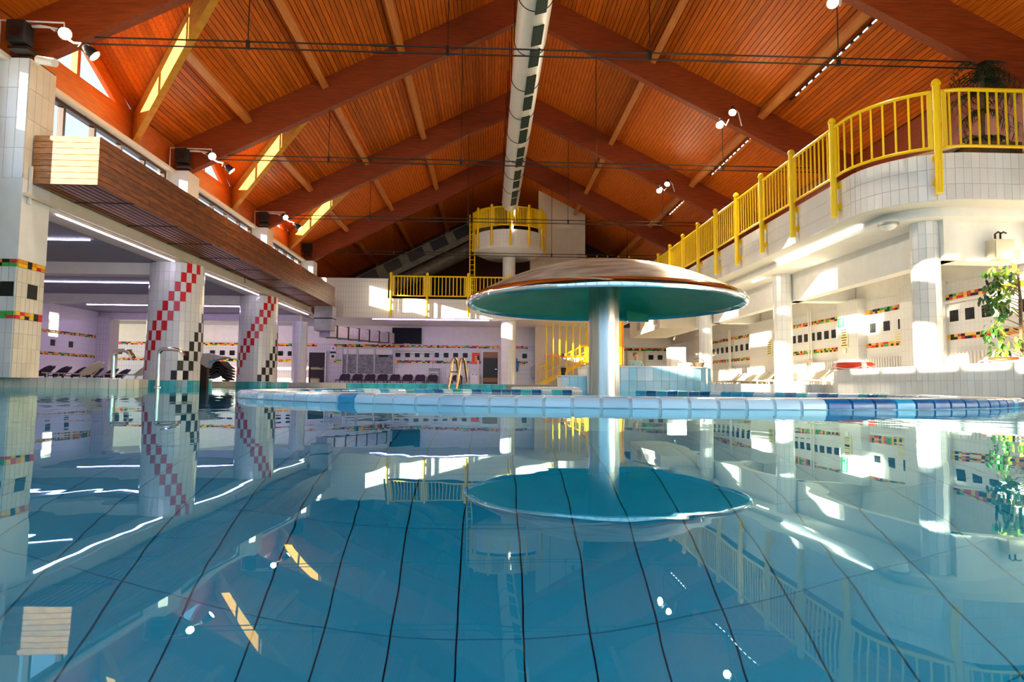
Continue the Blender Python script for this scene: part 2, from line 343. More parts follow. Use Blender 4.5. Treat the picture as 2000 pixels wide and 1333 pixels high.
# ------------------------------------------------------------------ roof
RX, RZ, SL = 1.15, 13.47, .505
zr = lambda x: RZ-SL*abs(x-RX)
AN = math.atan(SL); FY = [-.9, 6.4, 13.7, 20.8, 28.2, 35.6]
EL, ER = -10.2, 12.2; VX, VY = -5.6, 4.75
vstart = lambda x, y0: y0+max(0, (VX-x))*VY/(VX-EL)
ceil = sroot('ceiling', 'pitched ceiling of narrow orange stained boards')
sl = MB(); th = (0, 0, .18)
sl.slab([(RX, -8, RZ+.03), (VX, -8, zr(VX)+.03), (VX, 46.5, zr(VX)+.03), (RX, 46.5, RZ+.03)], th)
sl.slab([(RX, -8, RZ+.03), (ER, -8, zr(ER)+.03), (ER, 46.5, zr(ER)+.03), (RX, 46.5, RZ+.03)], th)
ze, zv = zr(EL), zr(VX)
for k, y0 in enumerate(FY):
    y1 = FY[k+1] if k+1 < len(FY) else 46.5
    if y0 < 35: sl.slab([(VX, y0, zv+.03), (EL, y0+VY, ze+.03), (EL, y1, ze+.03), (VX, y1, zv+.03)], th)
    else: sl.slab([(VX, y0, zv+.03), (EL, y0, ze+.03), (EL, y1, ze+.03), (VX, y1, zv+.03)], th)
sl.slab([(VX, -8, zv+.03), (EL, -8, ze+.03), (EL, -.9, ze+.03), (VX, -.9, zv+.03)], th)
for y0 in FY[:5]:
    sl.slab([(VX, y0, zv+.03), (EL, y0+VY, ze+.03), (EL, y0, zv+.03)], th)
    sl.slab([(VX, y0-.02, zv+.2), (EL, y0-.02, zv+.2), (EL, y0-.02, ze)], (0, .04, 0))
struct('roof_deck', sl, W['board_gap'], None, ceil)
nb = 0; rest = MB(); BW = .14; um = unit(W['board'], 'board')
for b, (side, k) in enumerate([(-1, 2), (1, 2), (-1, 3), (1, 3), (-1, 4), (1, 4), (-1, 1), (1, 1), (-1, 5), (1, 5)]):
    y0 = FY[k]; y1 = FY[k+1] if k < 5 else 46
    n = int(((RX-EL) if side < 0 else (ER-RX))/math.cos(AN)/BW)
    for i in range(n):
        u = (i+.55)*BW; x = RX+side*u*math.cos(AN); z = RZ-u*math.sin(AN)
        ys = vstart(x, y0) if (side < 0 and k < 5) else y0
        if y1-ys < .2: continue
        if nb < 262 and k < 4:
            bit('board', W['board'], ceil, (x, (ys+y1)/2, z), (BW-.017, y1-ys, .03), (0, side*AN, 0)); nb += 1
        else:
            d = Vector((math.cos(AN)*side, 0, -math.sin(AN)))*(BW-.017)/2; h = Vector((0, 0, .03)); c = Vector((x, 0, z-.015))
            rest.slab([c-d+Vector((0, ys, 0)), c+d+Vector((0, ys, 0)), c+d+Vector((0, y1, 0)), c-d+Vector((0, y1, 0))], h)
dsl = (zv-ze)/VY; da = math.atan(dsl)
for k in (1, 2, 3, 4):
    y0 = FY[k]
    for i in range(32):
        x = EL+.09+i*.14; ye = vstart(x, y0)
        if k == 2 and ye-y0 > .3:
            L = (ye-y0)/math.cos(da); bit('board', W['board'], ceil, (x, (y0+ye)/2, zv-(ye-y0)/2*dsl), (.13, L, .03), (-da, 0, 0))
        else: rest.beam((x, y0, zv), (x, ye, zv-(ye-y0)*dsl), .13, .03)
tag(rest.build('far_boards', W['board'], ceil), None, None, None, 'stuff')
# rafters in the valleys, gable glazing, clerestory
ordb = {1: 'frame line beside the nearest roof beam', 2: 'bay nearest the square pillar', 3: 'second bay', 4: 'third bay'}
for k, y0 in enumerate(FY[:5]):
    nm = ['behind the camera', 'above the frame edge', 'in the bay nearest the square pillar', 'in the second bay past the square pillar', 'in the third bay past the square pillar'][k]
    if k >= 1:
        o = MB().beam((VX-.12, y0+.14, zv-.44), (EL+.05, y0+VY-.05, ze-.42), .17, .76).build('valley_rafter', W['valley'])
        tag(o, 'diagonal golden valley rafter '+nm, 'rafter', 'valley rafters on the window side')
    g = sroot('window_%d' % (k+1), 'triangular gable window '+nm)
    S = Vector((0, VY-.55, -(VY-.55)*dsl)); B0 = Vector((EL-.05, y0+.1, ze-.15)); C0 = Vector((EL-.05, y0+.1, zv-.02)); E0 = Vector((EL-.05, y0+VY-.15, ze-.05))
    MB().slab([B0, E0, C0], (.02, 0, 0)).build('pane', W['glass'], g)
    fr = MB(); fr.beam(B0, E0, .1, .12); fr.beam(C0-Vector((0, 0, .12)), E0-Vector((0, 0, .12)), .12, .42); fr.beam(B0, C0, .1, .12, (1, 0, 0)); ym = y0+2.15
    fr.beam((EL-.05, ym, ze-.15), (EL-.05, ym, zv-.25-(ym-y0-.1)*dsl), .12, .16, (1, 0, 0)); fr.build('window_frame', W['fascia_wood'], g)
wl = sroot('wall_left', 'gallery wall with a row of clerestory windows')
struct('lower_wall', MB().box(EL-.25, EL, 13.0, 46, 4.25, 5.45), W['white'], None, wl)
struct('lower_wall', MB().box(EL-.25, EL, -8, 6.4, 4.25, 5.45), W['white'], None, wl)
struct('wood_band', MB().box(EL-.2, EL+.06, -8, 46, 6.88, ze-.10), W['fascia_wood'], None, wl)
for k in range(5): struct('wood_band', MB().box(EL-.2, EL+.06, FY[k]+VY-.45, FY[k+1]+.06, ze-.10, ze+.08), W['fascia_wood'], None, wl)
struct('wood_band', MB().box(EL-.2, EL+.06, 35.6, 46, ze-.10, ze+.08), W['fascia_wood'], None, wl)
struct('head_rail', MB().box(EL-.05, EL+.22, -8, 36.4, 6.78, 6.88), W['cream'], None, wl)
struct('rear_upper', MB().box(EL-.2, EL, 36.4, 46, 5.45, 6.9), W['fascia_wood'], None, wl)
n = 6
for k, y0 in enumerate(FY[:5]):
    y1 = FY[k+1]; a, b = y0+.55, y1-.5; st = (b-a)/5
    z0 = 5.45 if k != 1 else 4.35  # unseen bay's sill is lowered to let sun reach the gallery box end
    w = sroot('window_%d' % n, 'clerestory window strip '+['behind the camera', 'above the frame edge', 'between the square pillar and the next white pier', 'in the second bay', 'in the third bay'][k]); n += 1
    if k == 0: bit('sun_block_panel', W['white'], w, (EL-.12, a+4.5*st, (z0+6.78)/2), (.06, st, 6.78-z0))  # unseen solid panel added to keep sun off the lifebuoy
    for i in range(5): bit('pane', W['glass'], w, (EL-.08, a+(i+.5)*st, (z0+6.78)/2), (.02, st-.1, 6.78-z0))
    for i in range(6): bit('mullion', W['frame'], w, (EL-.06, a+i*st, (z0+6.78)/2), (.14, .12 if i in (0, 5) else .09, 6.78-z0))
    bit('sill', W['frame'], w, (EL-.06, (a+b)/2, z0+.03), (.16, b-a, .06)); bit('head', W['frame'], w, (EL-.06, (a+b)/2, 6.74), (.16, b-a, .1))
    struct('pier', MB().box(EL-.25, EL, y1-.5, y1+.55, z0, 6.9), W['white'], None, wl)
# glued frames
for k, y in enumerate(FY[1:]):
    nm = ['nearest', 'second', 'third', 'fourth', 'fifth'][k]
    t = thing('roof_frame', 'deep red-brown glued timber roof frame, %s of the five' % nm, 'roof beam', (RX, y, 7), 0, 'glued timber roof frames')
    for s_, xe in ((-1, -10.5), (1, 12.3)):
        MB().slab([(xe, y-.13, zr(xe)-.02), (RX, y-.13, RZ-.02), (RX, y-.13, RZ-1.12), (xe, y-.13, zr(xe)-1.12)], (0, .26, 0)).build('rafter', W['beam'], t)
    bit('ridge_plate', W['darkmetal'], t, (RX, y-.14, RZ-.75), (.5, .02, .5))
pl = 0
for k in (1, 2, 3, 4, 5):
    y0 = FY[k]; y1 = FY[k+1] if k < 5 else 46
    for x in (-7.87, -5.45, -3.0, 5.45, 9.07):
        ys = y0+.13 if (x > VX or k == 5) else vstart(x, y0)+.1
        o = bit('purlin', W['purlin'], None, (x, (ys+y1-.13)/2, zr(x)-.215), (.22, y1-.13-ys, .34), (0, (AN if x > RX else -AN), 0))
        sd = {-7.87: 'lowest on the window side', -5.45: 'middle on the window side', -3.0: 'topmost on the window side', 5.45: 'upper one on the balcony side', 9.07: 'lower one on the balcony side'}[x]
        tag(o, 'light brown purlin, %s, %s bay' % (sd, ['nearest', 'second', 'third', 'fourth', 'farthest'][k-1]), 'purlin', 'roof purlins')
# tie rods
for k, y in enumerate(FY[2:]):
    nm = ['nearest', 'second', 'third', 'farthest'][k]
    t = thing('tie_rod', 'pair of thin dark steel tie rods across the hall, %s pair' % nm, 'tie rod', (RX, y, 7.4), 0, 'roof tie rods')
    for dz in (.075, -.075): MB().tube([(-9.0, y-.02, 7.42+dz), (11.2, y-.02, 7.42+dz)], .018, 6).build('rod', W['darkmetal'], t)
    for x in (-5.25, -.95, 3.5, 7.75):
        MB().tube([(x, y-.02, 7.42), (x, y-.02, zr(x)-1.13)], .012, 6).build('hanger', W['darkmetal'], t)
        bit('clamp', W['darkmetal'], t, (x, y-.02, 7.42), (.07, .07, .2))
    for x in (-2.6, 4.9):
        for dz in (.075, -.075): MB().tube([(x, y-.02, 7.42+dz), (x+.5, y-.02, 7.42+dz)], .028, 6).build('turnbuckle', W['darkmetal'], t)

# ------------------------------------------------------------------ left gallery: beam, wooden box, soffit
gb = sroot('trim_3', 'white edge beam under the wooden gallery box')
struct('beam_body', MB().box(-10.2, -9.6, 13.4, 35.2, 3.85, 4.4), W['cream'], None, gb)
struct('beam_ledge', MB().box(-9.6, -9.5, 13.4, 35.2, 3.93, 4.0), W['cream'], None, gb)
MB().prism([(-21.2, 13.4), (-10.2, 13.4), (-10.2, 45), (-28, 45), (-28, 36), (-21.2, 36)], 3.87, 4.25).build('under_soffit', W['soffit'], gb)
sof = sroot('trim_4', 'white cross beams under the gallery')
for y in (20.45, 27.85, 35.25): struct('cross_beam', MB().box(-28, -10.2, y, y+.5, 3.5, 3.87), W['white'], None, sof)
text('number', '5', (-9.59, 25.6, 4.18), .30, W['blk'], gb, (PI/2, 0, PI/2))
bx = thing('gallery_box', 'long wooden plank-clad box running along the gallery wall', 'gallery box', (-9, 24, 4.25))
MB().box(-9.53, -8.25, 13.64, 34.55, 4.33, 5.24).build('core', W['board_gap'], bx)
NP = 8; ph = 1.03/NP
for r in range(NP):
    y = 13.6+random.uniform(-2, 0)
    while y < 34.6:
        L = random.uniform(2.6, 4.2); a, b = max(y, 13.6), min(y+L, 34.6)
        if b-a > .1: bit('plank', W['plank'], bx, (-8.225+random.uniform(-.003, .003), (a+b)/2, 4.25+(r+.5)*ph), (.05, b-a-.008, ph-.008))
        y += L
    bit('plank', W['plank_end'], bx, (-8.88, 13.62, 4.25+(r+.5)*ph), (1.34, .05, ph-.010))
for i in range(9): bit('slat', W['slat'], bx, (-9.47+i*.15, 24.1, 4.275), (.10, 20.9, .05))
for i in range(10): bit('batten', W['blk'], bx, (-8.87, 15.0+i*2.15, 4.242), (1.3, .06, .016))
bit('top_board', W['plank'], bx, (-8.87, 24.1, 5.27), (1.34, 21.0, .03))

# ------------------------------------------------------------------ side, back and rear walls
w2 = sroot('wall_side', 'outer wall under the gallery with small windows')
wy = [(14, 28.9), (29.6, 31.3), (32.0, 35.2)]
for a, b in wy: MB().box(-21.2, -20.8, a, b, DZ, 3.87).build('wall_panel', W['wall_tile_y'], w2)
for a, b in ((28.9, 29.6), (31.3, 32.0)):
    MB().box(-21.2, -20.8, a, b, DZ, 2.3).build('wall_panel', W['wall_tile_y'], w2); MB().box(-21.2, -20.8, a, b, 3.45, 3.87).build('wall_panel', W['white'], w2)
    bit('pane', W['glass'], w2, (-21.1, (a+b)/2, 2.87), (.02, b-a, 1.15)); bit('window_bar', W['winframe'], w2, (-21.1, (a+b)/2, 2.87), (.05, .05, 1.15))
MB().box(-21.3, -20.1, 35.0, 35.9, DZ, 3.6).build('pier', W['wall_tile_x'], w2)
MB().box(-28.2, -28, 36, 46, -.2, 4).build('wall_panel', W['cream'], w2)
wb = sroot('wall_back', 'far tiled wall under the back balcony')
for a, b in ((-28, 12.2),): MB().box(a, b, 42, 42.3, DZ, 2.75).build('tiled_wall', W['wall_tile_x'], wb)
MB().box(-28, 12.2, 42.02, 42.3, 2.75, 4.0).build('plaster_wall', W['white'], wb)
wu = sroot('wall_upper', 'dark timber gable wall above the back balcony')
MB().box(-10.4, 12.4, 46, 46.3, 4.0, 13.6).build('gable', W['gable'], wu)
wr = sroot('wall_right', 'white tiled wall behind the right-hand columns with coloured tile bands')
MB().box(12, 12.3, -8, 42, DZ, 2.9).build('tiled_wall', W['wall_tile_y'], wr)
MB().box(12.02, 12.3, -8, 42, 2.9, 5.0).build('plaster_wall', W['white'], wr)
MB().box(12.2, 12.4, -8, 46, 5.0, 8.2).build('timber_wall', W['beam'], wr)
for a, b in ((16.4, 17.9), (20.0, 21.2), (25.1, 28.5), (34.2, 36)):
    MB().box(11.72, 12.01, a, b, DZ, 3.0).build('pilaster', W['wall_tile_y'], wr)
rf = sroot('wall_rear', 'glazed facade facing the pool from behind')
for x0, x1 in ((-28, -14.2), (12.2, 14)): MB().box(x0, x1, -8.2, -8, -2, 8).build('wall_panel', W['white'], rf)
MB().box(-14.2, 12.2, -8.2, -8, -2, .35).build('plinth', W['white'], rf)
for i in range(10):
    x = -10.4+i*2.5; MB().box(x-.09, x+.09, -8.15, -8, .35, zr(x)-.1).build('mullion', W['frame'], rf)
for z in (2.6, 5.0): MB().box(-14.2, 12.2, -8.14, -8.02, z-.06, z+.06).build('transom', W['frame'], rf)
MB().slab([(-14.2, -8.1, .35), (12.2, -8.1, .35), (12.2, -8.1, zr(12.2)), (RX, -8.1, RZ), (-10.2, -8.1, ze), (-14.2, -8.1, 4.2)], (0, .02, 0)).build('pane', W['glass'], rf)
MB().box(-14.4, -14.2, -8, 13.4, -2, 4.3).build('side_panel', W['white'], rf); MB().box(-14.4, -10.2, -8, 13.4, 4.25, 4.4).build('side_soffit', W['white'], rf)
struct('wall_near', MB().box(-28, -10.6, 13.5, 13.7, -.2, 4.25), W['white'], 'white wall beside the square pillar')

# coloured tile bands: list of pieces (centre along, z) on an axis
PAL = ['red', 'black', 'yellow_t', 'yellow_t', 'green_t', 'black', 'red', 'orange_t', 'yellow_t']
def band(parent, axis, fixed, a, b, z0, tw=.12, thh=.07, single=True, proud=.012, sign=-1):
    n = max(1, int(round((b-a)/tw))); st = (b-a)/n; mb = {}
    last = None
    for r in range(2):
        for i in range(n):
            c = random.choice([p for p in PAL if p != last]) if random.random() < .75 else (last or 'red')
            last = c; u = a+(i+.5)*st; z = z0+(r+.5)*thh; w, h = st-.006, thh-.006
            if single:
                if axis == 'x': bit('tile', W[c], parent, (u, fixed, z), (w, proud*2, h))
                else: bit('tile', W[c], parent, (fixed, u, z), (proud*2, w, h))
            else:
                q = mb.setdefault(c, MB())
                if axis == 'x': q.box(u-w/2, u+w/2, fixed-proud, fixed+proud, z-h/2, z+h/2)
                else: q.box(fixed-proud, fixed+proud, u-w/2, u+w/2, z-h/2, z+h/2)
    for c, q in mb.items(): tag(q.build('band_tiles', W[c], parent), None, None, None, 'stuff')
# right wall bands and dark squares
for a, b, single, nsq in ((11.5, 16.4, True, 9), (17.9, 20.0, True, 3), (21.2, 25.1, True, 8), (28.5, 34.2, False, 9)):
    for z in (1.41, 2.46): band(wr, 'y', 12.0, a, b, z, .125 if single else .13, .072, single)
    for i in range(nsq):
        y = a+(b-a)*(i+.5)/nsq
        for h in (-1, 1): bit('dark_tile', W['black'], wr, (11.995, y+h*.075, 2.03), (.02, .142, .29))
# far wall bands
for a, b in ((-28, -11.0), (-9.9, -9.4), (-6.0, -.45), (1.0, 2.6)):
    for z in (1.55, 2.55):
        if z > 2 or True: band(wb, 'x', 41.99, a, b, z, .15, .085, False)
band(wb, 'x', 41.99, -9.4, -6.0, 2.55, .15, .085, False); band(wb, 'x', 41.99, -.45, 1.0, 2.55, .15, .085, False); band(wb, 'x', 41.99, 7.2, 12, 2.5, .15, .085, False)
for x in [-5.8+i*.62 for i in range(8)]+[-13.3, -12.68, -17.6, -16.98, -16.36, -24, -23.4, -22.8, -20.2, -19.6, 2.4, 10.7, 11.3]:
    bit('dark_tile', W['black'], wb, (x, 41.985, 2.08), (.31, .03, .30))
for y in (29.25, 30.4, 31.65, 33): bit('dark_tile', W['black'], w2, (-20.79, y, 2.0), (.03, .3, .3))
for z in (1.41, 2.46): band(w2, 'y', -20.8, 28, 35, z, .13, .075, False)

# ------------------------------------------------------------------ square pillar at the left
P = thing('square_pillar', 'square white tiled pillar with two coloured tile bands at the frame edge', 'pillar', (-10.1, 13.8, DZ))
MB().box(-10.6, -9.6, 13.4, 14.2, DZ, 6.85).build('core', W['grout_w'], P)
MB().box(-10.62, -9.58, 13.38, 14.22, 2.62, 4.3).build('plaster_shaft', W['white'], P)
def tileface(par, axis, fixed, a, b, z0, z1, tw, thh, m, skip=None):
    n = max(1, round((b-a)/tw)); r = max(1, round((z1-z0)/thh)); sw, sh = (b-a)/n, (z1-z0)/r
    for j in range(r):
        for i in range(n):
            if skip and skip(i, j, n, r): continue
            u, z = a+(i+.5)*sw, z0+(j+.5)*sh
            if axis == 'x': bit('tile', m, par, (u, fixed, z), (sw-.008, .024, sh-.008))
            else: bit('tile', m, par, (fixed, u, z), (.024, sw-.008, sh-.008))
for ax, fx, a, b in (('x', 13.392, -10.6, -9.6), ('y', -9.592, 13.4, 14.2)):
    m = W['tile_grey'] if ax == 'x' else W['tile_beige']
    tileface(P, ax, fx, a, b, DZ, 1.40, .145, .30, m)
    tileface(P, ax, fx, a, b, 1.55, 2.46, .145, .30, m)
    tileface(P, ax, fx, a, b, 4.3, 6.85, .2, .64, W['tile_w'] if ax == 'x' else m)
    for z in (1.40, 2.465): band(P, ax, fx-.004 if ax == 'x' else fx+.004, a, b, z, .135, .075, True, .014)
    c = (a+b)/2
    if ax == 'x': bit('dark_tile', W['black'], P, (c+.34, fx-.01, 2.0), (.27, .02, .30)); bit('dark_tile', W['black'], P, (c-.2, fx-.01, 2.0), (.27, .02, .30))
    else: bit('dark_tile', W['black'], P, (fx+.01, c+.05, 2.0), (.02, .29, .30))
bit('pipe', W['white'], P, (-9.54, 13.55, 4.2), (.05, .05, .8)); bit('cap_plate', W['darkmetal'], P, (-10.1, 13.8, 6.87), (1.0, .8, .04))
for k, y in enumerate(FY[3:]):
    t = thing('white_pier', 'white rendered pier carrying the %s roof frame above the gallery' % ['third', 'fourth', 'fifth'][k], 'pier', (-9.9, y, 4.3), 0, 'white piers above the gallery')
    MB().box(-10.22, -9.56, y-.35, y+.45, 4.4, 6.85).build('shaft', W['white'], t); bit('bearing', W['darkmetal'], t, (-9.9, y, 6.86), (.5, .4, .05))

# ------------------------------------------------------------------ round columns
def column(name, label, cx, cy, R, z0, z1, tw, thh, tilem, single, group=None, flare=0, grout='grout_w', arc=None):
    t = thing(name, label, 'column', (cx, cy, z0), 0, group)
    MB().lathe([(0, z0), (R-.012+flare, z0), (R-.012, z1), (0, z1)], 48, (cx, cy)).build('core', W[grout], t, True)
    n = round(2*PI*R/tw); r = round((z1-z0)/thh); st = 2*PI/n; sh = (z1-z0)/r; stuff = MB(); sp = {}
    for j in range(r):
        za, zb = z0+j*sh+.004, z0+(j+1)*sh-.004
        Ra = R+flare*(1-j/r); Rb = R+flare*(1-(j+1)/r)
        for i in range(n):
            a = i*st
            if arc and not (arc[0] <= (a % (2*PI)) <= arc[1]): continue
            k = tilem(i, j, n, r)
            prof = [(Ra-.02, za), (Ra, za), (Rb, zb), (Rb-.02, zb)]
            if k in ('tile_w', 'tile_beige', 'tile_grey') and not single: stuff.lathe(prof, 1, (cx, cy), a+.004/R, a+st-.004/R, True)
            else: MB().lathe(prof, 1, (cx, cy), a+.004/R, a+st-.004/R, True).build('tile', W[k], t)
    if stuff.v: tag(stuff.build('white_tiles', W['tile_w'], t), None, None, None, 'stuff')
    return t
def checker(i, j, n, r):
    # tile 0 faces +X and counts anticlockwise; -Y (camera) is 3/4 of the way round
    # red diagonal: rises to the right; black one starts at the right edge low and comes down to the left
    u = (i-.75*n)                      # 0 towards the camera, + to the right
    if u > n/2: u -= n
    if u < -n/2: u += n
    lo = -7.7+j
    d = u-lo
    if 0 <= d < 3 and j < r: return 'red' if (int(math.floor(d))+0) % 2 == 0 and True else 'tile_w'
    lob = 1.0+j
    d = u-lob
    if 0 <= d < 3: return 'black' if int(math.floor(d)) % 2 == 0 else 'tile_w'
    if -n*.27 <= u < -n*.22 and j >= r-3: return 'orange_t'
    return 'tile_w'
ARC = (PI*.85, PI*2)
column('checked_column', 'thick white tiled column with a rising red check, nearer of the two', -9.9, 20.8, .78, DZ, 3.85, .158, .304, checker, False, 'red checked columns', .05, 'grout_w')
column('checked_column', 'thick white tiled column with a rising red check, farther of the two', -9.9, 28.2, .78, DZ, 3.85, .158, .304, checker, False, 'red checked columns', .05, 'grout_w')
WH = lambda i, j, n, r: 'tile_w'
column('round_column', 'plain grey tiled round column beside the dark doorway', -10.2, 35.4, .40, DZ, 3.5, .15, .3, WH, False)
column('round_column', 'cream tiled round column under the back balcony by the doorway', 1.2, 37.6, .44, DZ, 3.95, .15, .3, WH, False)
column('round_column', 'short tiled column carrying the round lookout platform', 1.2, 38, .38, 4.1, 7.72, .15, .3, WH, False)
column('round_column', 'sunlit white column nearest the leafy plant', 9.8, 14.0, .29, DZ, 3.86, .152, .305, WH, True)
column('round_column', 'white column in the middle of the right-hand row', 9.68, 20.8, .29, DZ, 3.86, .152, .305, WH, False)
column('round_column', 'white column rising behind the light blue island', 9.63, 28.2, .29, DZ, 3.86, .152, .305, WH, False)

# ------------------------------------------------------------------ right balcony
ACX, ACY, AR = 9.95, 14.38, 1.79
def bpath(off):
    """plan line of the balcony edge, off metres outside (towards the pool)"""
    p = [(8.16-off, 37.0), (8.16-off, ACY)]
    p += [(ACX-(AR+off)*math.cos(t), ACY-(AR+off)*math.sin(t)) for t in [PI/2*i/16 for i in range(1, 17)]]
    p += [(12.0, ACY-AR-off)]
    return p
def plen(p):
    L = [0]
    for a, b in zip(p, p[1:]): L.append(L[-1]+math.dist(a, b))
    return L
def pat(p, L, s):
    for i in range(len(p)-1):
        if s <= L[i+1] or i == len(p)-2:
            t = (s-L[i])/(L[i+1]-L[i]); return (p[i][0]+(p[i+1][0]-p[i][0])*t, p[i][1]+(p[i+1][1]-p[i][1])*t), math.atan2(p[i+1][1]-p[i][1], p[i+1][0]-p[i][0])
bal = sroot('balcony', 'curved white tiled balcony along the right-hand side')
fo = bpath(-.16); fi = bpath(-.30)
struct('slab_edge', MB().prism(fo+[(12.0, 37.0)], 4.06, 5.05), W['grout_w'], None, bal)
sof_in = bpath(-.75)
struct('soffit', MB().prism(sof_in+[(12.0, 37.0)], 3.86, 4.06), W['white'], None, bal)
L = plen(fo)
s = 0; stuff = MB(); TWD = .168
tot = L[-1]; n = int(tot/TWD)
for i in range(n):
    (x, y), a = pat(fo, L, (i+.5)*TWD); nx, ny = math.sin(a), -math.cos(a)
    for j in range(3):
        z = 4.06+(j+.5)*.33
        curved = y < 15.2
        if curved: bit('tile', W['tile_w'], bal, (x-nx*.0, y-ny*.0, z), (TWD-.006, .03, .322), (0, 0, a))
        else:
            d = Vector((math.cos(a), math.sin(a), 0)); c = Vector((x, y, z)); stuff.beam(c-d*(TWD/2-.003), c+d*(TWD/2-.003), .03, .322)
tag(stuff.build('far_tiles', W['tile_w'], bal), None, None, None, 'stuff')
# columns carry a deep beam and cross beams
struct('long_beam', MB().box(9.95, 10.3, 13.6, 37, 2.97, 3.87), W['white'], None, bal)
for y in (13.75, 20.55, 27.95): struct('cross_beam', MB().box(10.0, 12.0, y, y+.5, 2.97, 3.87), W['white'], None, bal)
struct('bulkhead', MB().box(8.2, 10.0, 30.5, 37, 2.95, 3.87), W['cream'], None, bal)
for y in (31.3, 33.0, 34.8): bit('vent', W['galv'], bal, (8.19, y, 3.42), (.03, .7, .42))

def railing(name, label, path, posts, zt, zb_, rail_t, rail_b, out, group=None, nbal=9, brz=(4.42, 4.94), pr=.072, wallside=None):
    t = thing(name, label, 'railing', (path[0][0], path[0][1], zb_), 0, group); L = plen(path)
    pm = MB().lathe([(0, zb_), (pr, zb_), (pr, zt-.14), (pr*1.28, zt-.13), (pr*1.28, zt-.08), (pr*.95, zt-.03), (pr*.4, zt), (0, zt)], 12).mesh('post', W['yellow'], True)
    bm_ = MB().tube([(0, 0, 0), (.13, 0, 0)], .035, 8).tube([(.11, 0, 0), (.165, 0, 0)], .085, 12).mesh('bracket', W['yellow'], True)
    ub = MB().tube([(0, 0, rail_b), (0, 0, rail_t)], .023, 6).mesh('baluster', W['yellow'], True)
    pos = []
    for s_ in posts:
        (x, y), a = pat(path, L, s_); pos.append((s_, x, y, a))
        o = put('post', pm, t, (x, y, 0))
        if out:
            for z in brz: put('bracket', bm_, o, (x, y, z), (0, 0, a+PI/2))
    for (s0, x0, y0, a0), (s1, x1, y1, a1) in zip(pos, pos[1:]):
        a, b = s0+.13, s1-.13
        pts = [pat(path, L, a+(b-a)*i/8)[0] for i in range(9)]
        MB().tube([(x, y, rail_t) for x, y in pts], .042, 8).build('top_rail', W['yellow'], t, True)
        MB().tube([(x, y, rail_b) for x, y in pts], .034, 8).build('bottom_rail', W['yellow'], t, True)
        for i in range(nbal):
            (x, y), an = pat(path, L, a+(b-a)*(i+.5)/nbal); put('baluster', ub, t, (x, y, 0))
        for s_ in (a, b):
            (x, y), an = pat(path, L, s_); bit('end_plate', W['yellow'], t, (x, y, (rail_t+rail_b)/2), (.09, .02, rail_t-rail_b+.06), (0, 0, an))
    return t
rp = bpath(0); Lr = plen(rp); s0 = 37.0-16.84
posts = [s0-1.95*i for i in range(9, 0, -1)]+[s0, s0+2.08]
# arc-length of the post on the curve, then one near the wall
ang = math.atan2(ACY-12.81, ACX-9.3); s_arc = (37.0-ACY)+AR*ang
posts += [s_arc, s_arc+2.0]
railing('balcony_railing', 'yellow steel railing along the curved right-hand balcony', rp, posts, 6.59, 4.17, 6.32, 5.13, True)
# back balcony
bb = sroot('balcony_back', 'white tiled balcony across the far end')
struct('slab', MB().box(-10.2, 8.4, 36.9, 46, 3.93, 4.12), W['white'], None, bb)
struct('parapet', MB().box(-9.6, -5.75, 36.85, 37.05, 3.95, 6.15), W['fascia_tile_x'], None, bb)
struct('front', MB().box(-5.75, 8.4, 36.85, 37.05, 3.95, 5.05), W['fascia_tile_x'], None, bb)
struct('parapet_cap', MB().box(-9.6, -5.72, 36.82, 37.08, 6.15, 6.19), W['white'], None, bb)
bp_ = [(-5.55, 36.70), (8.0, 36.70)]
railing('balcony_railing', 'yellow railing across the far balcony behind the mushroom fountain', bp_, [0, 2.05, 4.4, 6.8, 9.2, 11.6, 13.4], 6.55, 4.0, 6.32, 5.20, True, None, 10, (4.35, 4.85), .07)
# lookout platform
pc = (1.2, 38.0); PR = 2.05
pl_ = sroot('lookout', 'round white tiled lookout platform high above the far balcony')
struct('drum', MB().lathe([(0, 7.72), (1.5, 7.72), (PR, 7.95), (PR, 8.98), (0, 8.98)], 48, pc), W['tile_w'], None, pl_, True)
stuff = MB()
for i in range(64):
    for j in range(4): stuff.lathe([(PR-.01, 7.98+j*.25), (PR+.012, 7.98+j*.25), (PR+.012, 8.22+j*.25), (PR-.01, 8.22+j*.25)], 1, pc, i*2*PI/64+.004, (i+1)*2*PI/64-.004, True)
tag(stuff.build('drum_tiles', W['tile_w'], pl_), None, None, None, 'stuff')
lp = [(pc[0]+(PR+.1)*math.cos(t), pc[1]+(PR+.1)*math.sin(t)) for t in [PI+PI*i/32 for i in range(33)]]
Lq = plen(lp)[-1]
railing('platform_railing', 'yellow railing round the high lookout platform', lp, [Lq*i/6 for i in range(7)], 10.45, 8.05, 10.25, 9.2, False, None, 9, (8.3, 8.8), .06)
MB().box(3.1, 6.05, 40, 40.3, 8.0, 13.1).build('tower_panel', W['cream'], pl_)
MB().box(2.6, 6.1, 40.1, 40.4, 4.1, 8.3).build('tower_wall', W['cream'], pl_)
lad = thing('yellow_ladder', 'narrow yellow access ladder at the side of the lookout platform', 'ladder', (-.9, 37.4, 4.1))
for dx in (-.14, .14): MB().tube([(-.95+dx, 37.6, 4.1), (-1.0+dx, 37.6, 10.2)], .035, 8).build('stile', W['yellow'], lad)
for i in range(18): MB().tube([(-1.09, 37.6, 4.5+i*.3), (-.83, 37.6, 4.5+i*.3)], .018, 6).build('rung', W['yellow'], lad)
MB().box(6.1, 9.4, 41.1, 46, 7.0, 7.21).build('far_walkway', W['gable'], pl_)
fr_ = [(6.3, 41.2), (9.2, 41.2)]
railing('far_railing', 'small brownish railing at the dark far corner of the roof space', fr_, [0, .7, 1.4, 2.1, 2.8], 8.65, 7.2, 8.45, 7.5, False, None, 4, (7.4, 8), .04)

